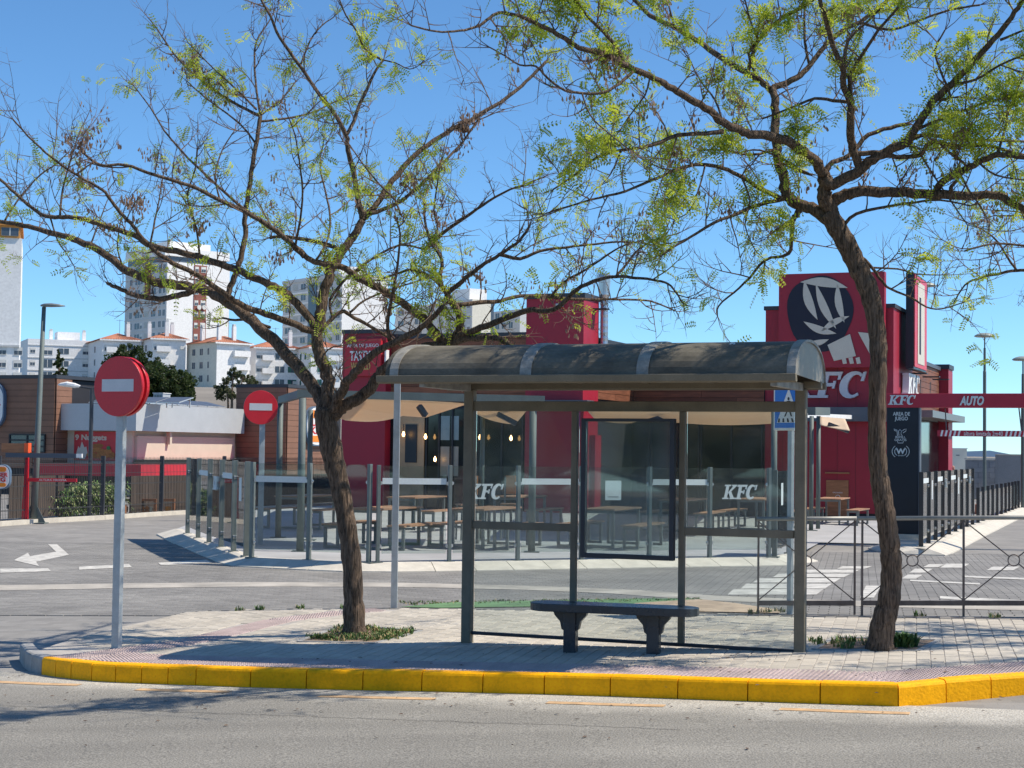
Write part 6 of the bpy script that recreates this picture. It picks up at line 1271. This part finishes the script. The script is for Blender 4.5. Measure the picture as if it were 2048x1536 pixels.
# tower 2
T2, FR, FL, wr, wl, zt, gr, q0 = corner_block('apartment_tower', 'apartment tower with shade-greyed side and blank white end behind the tree fork', 'tower block', 685, 390, 567, 776, 550, 700, math.radians(38), group='high apartment towers'); bx('roof_house', FR, 1, wr*.6, 3, 10, zt, zt+2.6, M_wht, T2); bx('roof_slab', FR, -.3, wr+.3, -.2, wl, zt-.3, zt+.5, M_gry, T2)
bx('dark_bay', FL, FL.U(618, 0, 620), FL.U(634, 0, 620), -.3, 0, gr, zt-1, M_fglass, T2)
for k in range(7):
    z = zt-2.2-k*ST
    for px, w_, kd in ((576, 2.2, 'd'), (590, 2.5, 'l'), (606, 2.0, 'd'), (643, 2.2, 'd'), (662, 1.6, 'w'), (676, 1.4, 'd')): win(FL, FL.U(px, 0, 620), z, w_, 1.35, kd, T2)
    bx('floor_band', FL, -wl, 0, -.15, 0, z-1, z-.6, M_wht, T2)
# tower 3
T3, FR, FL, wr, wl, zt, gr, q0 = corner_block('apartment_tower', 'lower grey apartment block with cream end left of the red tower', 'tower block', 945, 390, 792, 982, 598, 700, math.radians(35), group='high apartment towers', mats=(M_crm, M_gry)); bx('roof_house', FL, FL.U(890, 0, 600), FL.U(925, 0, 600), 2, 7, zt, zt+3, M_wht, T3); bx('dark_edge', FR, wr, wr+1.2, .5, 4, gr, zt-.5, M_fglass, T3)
bx('grey_face', FL, -wl, -.02, -.1, 0, gr, zt-.05, M_gry, T3)
for k in range(5):
    z = zt-2.0-k*ST
    for px, w_, kd in ((803, 2.5, 'd'), (820, 1.6, 'w'), (838, 3, 'd'), (862, 1.6, 'd'), (880, 2.0, 'l'), (900, 3, 'w'), (925, 2.6, 'd'), (938, 1.2, 'w')): win(FL, FL.U(px, 0, 620), z, w_, 1.3, kd, T3, -.1)
T4, FR, FL, wr, wl, zt, gr, q0 = corner_block('apartment_tower', 'small grey apartment block tucked against the left red tower', 'tower block', 1040, 420, 986, 1075, 618, 700, math.radians(35), group='high apartment towers', mats=(M_gry, M_gry))
for k in range(4):
    for px in (995, 1008, 1022): win(FL, FL.U(px, 0, 620), zt-2-k*ST, 1.6, 1.5, 'd', T4)
# far left tower
T5, FR, FL, wr, wl, zt, gr, q0 = corner_block('apartment_tower', 'blank white tower with orange top at the left picture edge', 'tower block', -60, 230, -140, 44, 472, 690, math.radians(16), group='high apartment towers', mats=(M_wht, M_wht)); M_or = pm('orange_render', (.55, .25, .06), .8)
bx('orange_top', FR, -.2, wr-.3, -.2, wl, zt, zt+1.7, M_or, T5); bx('orange_slab', FR, -.4, wr+.1, -.4, wl, zt+1.7, zt+2.2, M_or, T5); win(FR, FR.U(20, 0, 465), zt+.3, 2.2, 1.1, 'd', T5, -.2); bx('string_course', FR, 0, wr+.02, -.25, 0, FR.Zz(0, 693), FR.Zz(0, 689), M_gry, T5)
for k in range(3):
    for px in (-35, 4, 36): win(FR, FR.U(px, 0, 710), FR.Zz(10, 709+k*25), 1.1, 1.05, 'w', T5)
# long white block
T6, FR, FL, wr, wl, zt, gr, q0 = corner_block('apartment_block', 'flat-roofed white block with balconies behind the double lamp', 'apartment block', 56, 340, 20, 181, 677, 790, math.radians(24), mats=(M_wht, M_wht))
for k in range(5):
    z = zt-2.9-k*2.6; bx('floor_band', FR, 0, wr, -.12, 0, z+1.55, z+1.72, M_gry, T6)
    for px, w_, kd in ((65, 1.0, 'w'), (127, 2.0, 'd'), (172, 1.4, 'w')): win(FR, FR.U(px, 0, 720), z, w_, 1.1, kd, T6)
    win(FR, FR.U(95, 0, 720), z-.3, 1.9, 1.6, 'w' if k == 0 else 'd', T6)
for px in (102, 168): chim(FR, FR.U(px, 3, 670), 3, zt, 1.9, T6)
bx('stair_house', FR, FR.U(115, 4, 670), FR.U(160, 4, 670), 4, 8, zt, zt+1.9, M_wht, T6)
# tiled houses
def tiled(label, pc, Y, pl, pr, ptop, psi, mats, wr_, wl_, ch, nf=4, bal=None, group='tiled-roof apartment houses', g_=False):
    T_, FR, FL, wr, wl, zt, gr, q0 = corner_block('apartment_house', label, 'apartment house', pc, Y, pl, pr, ptop, 800, psi, group=group, mats=mats)
    hiproof(FR, wr, wl, zt, min(wr, wl)*.13+.5, T_)
    MB().bar(FR.P(wr*.5, 2, zt+.5), FR.P(wr*.5, 2, zt+4.2), .07).build('aerial', M_grey, T_); MB().bar(FR.P(wr*.5-.7, 2, zt+4.0), FR.P(wr*.5+.7, 2, zt+4.0), .06).build('aerial_arm', M_grey, T_)
    for k in range(0, nf, 2): bx('air_unit', FR, wr*.9-.5, wr*.9+.3, -.4, 0, zt-2.0-k*ST, zt-1.4-k*ST, M_shut, T_)
    for u, v in ch: chim(FR, u*wr, v*wl, zt+.3, 3.0, T_)
    for k in range(nf):
        z = zt-2.3-k*ST
        for px, w_, kd in wr_: win(FR, FR.U(px, 0, 700), z, w_, 1.2, kd if k or not g_ else 'g', T_)
        for px, w_, kd in wl_: win(FL, FL.U(px, 0, 700), z, w_, 1.2, kd, T_)
        if bal:
            for a, b in bal: balcony(FR, FR.U(a, 0, 700), FR.U(b, 0, 700), z-.2, T_)
    return T_
tiled('white tiled house wing left of the dark evergreen', 205, 330, 175, 280, 678, math.radians(24), (M_wht, M_wht), ((222, 2.6, 'w'), (255, 2.2, 'd')), ((190, 1.2, 'd'),), ((.72, .1), (.9, .5)), bal=((212, 236),))
tiled('white tiled house wing behind the dark evergreen with enclosed balconies', 306, 325, 283, 372, 676, math.radians(24), (M_wht, M_wht), ((322, 2.8, 'w'),), ((292, 1.5, 'd'),), ((.45, .1), (.1, .6), (.8, .6)), bal=((312, 340),))
tiled('cream-sided tiled house with small bathroom windows in the middle', 434, 320, 374, 500, 684, math.radians(40), (M_wht, M_crm), ((480, 2.2, 'w'),), ((388, 1.0, 'd'), (403, 1.1, 'd'), (417, .5, 'd')), ((.15, .1), (.6, .1), (.2, .7)), bal=((465, 497),))
tiled('long white tiled house with green shutters left of the play sign', 512, 330, 490, 600, 694, math.radians(24), (M_wht, M_wht), ((521, 1.6, 'w'), (537, 2.2, 'w'), (560, 1.8, 'd'), (585, 1.8, 'g')), (), ((.8, .1),), bal=((524, 546),), g_=False)
tiled('grey-shaded tiled house end seen through the tree fork', 622, 325, 596, 690, 694, math.radians(24), (M_wht, M_wht), ((640, .9, 'g'), (668, 2.6, 'w')), ((602, .9, 'g'), (611, .9, 'g')), ((.2, .2),), bal=((655, 688),), nf=3)
o = MB().fb(Fr(at(150, 800, 315)*1, Vector((1, .05, 0))), -12, 60, 0, 1, 6, 13.2).build('retaining_wall', M_wht); o.location.z = 0; tag(o, 'long white garden wall below the apartment houses', 'wall')
# ------------------------------------------------------------------ background evergreens
M_ever = leafmat('evergreen_leaf', [(.025, .042, .016), (.05, .078, .025), (.085, .11, .04)], .9); M_pale = leafmat('dusty_leaf', [(.05, .07, .04), (.10, .12, .06), (.16, .16, .09)], .9)
def evergreen(label, lobes, base, Y, n, sz, mat=M_ever, gaps=.0):
    q = at(base[0], base[1], Y); g_ = TER(q.x, q.y); T_ = thing('evergreen_tree', label, 'tree', Vector((q.x, q.y, g_)), 'evergreens behind the grill restaurant'); mb = MB(); tw = MB(); ctrs = []
    for (cx, cy, rx, ry) in lobes:
        c = at(cx, cy, Y+random.uniform(-1, 1)); RX, RY = rx*Y/FPX, ry*Y/FPX; area_ = rx*ry
        tw.tube([Vector((q.x, q.y, g_-.2)), Vector(((q.x+c.x)/2, q.y, (g_+c.z)/2)), c], [.2, .13, .05], 7)
        m = max(6, int(n*area_/sum(l[2]*l[3] for l in lobes)/45)); sub_ = []
        for _ in range(m): d = rnd(); r = random.random()**.4; sub_.append(c+Vector((d.x*RX*r, d.y*RX*r, d.z*RY*r)))
        for s in sub_:
            if random.random() < .35: tw.tube([c, s], [.035, .012], 4)
            rr3 = random.uniform(.22, .5)*min(RX, RY)*.75
            for _ in range(45):
                d = rnd(); p = s+d*rr3*random.random()**.45; a = (rnd()+Z*.3).normalized()*sz*random.uniform(.6, 1.3); b = a.cross(rnd()).normalized()*sz*.35
                mb.add([p-a*.5, p+b, p+a*.5, p-b], [(0, 1, 2, 3)])
    tw.build('trunk', M_bark, T_); mb.build('crown', mat, T_)
evergreen('large dark evergreen standing behind the big no-entry disc', [(262, 712, 38, 26), (238, 735, 34, 28), (290, 738, 36, 28), (255, 765, 60, 34)], (262, 806), 135, 9000, .26)
evergreen('broad dark evergreen right of the big no-entry disc', [(322, 760, 42, 34), (352, 770, 38, 34), (345, 792, 46, 26), (372, 790, 20, 22), (312, 790, 40, 30)], (345, 806), 125, 12000, .24)
evergreen('thin sparse conifer before the flat white block', [(118, 712, 7, 14), (120, 730, 12, 16), (126, 748, 17, 10)], (120, 756), 220, 1500, .32)
evergreen('loose evergreen left of the brown clad block', [(465, 750, 16, 14), (485, 757, 26, 16), (455, 780, 26, 22), (500, 765, 18, 14)], (465, 806), 130, 3600, .2, M_pale)
evergreen('small shrub-like tree beside the left brown tower', [(150, 778, 10, 16), (190, 770, 14, 16), (172, 795, 18, 10)], (160, 806), 200, 1500, .3)
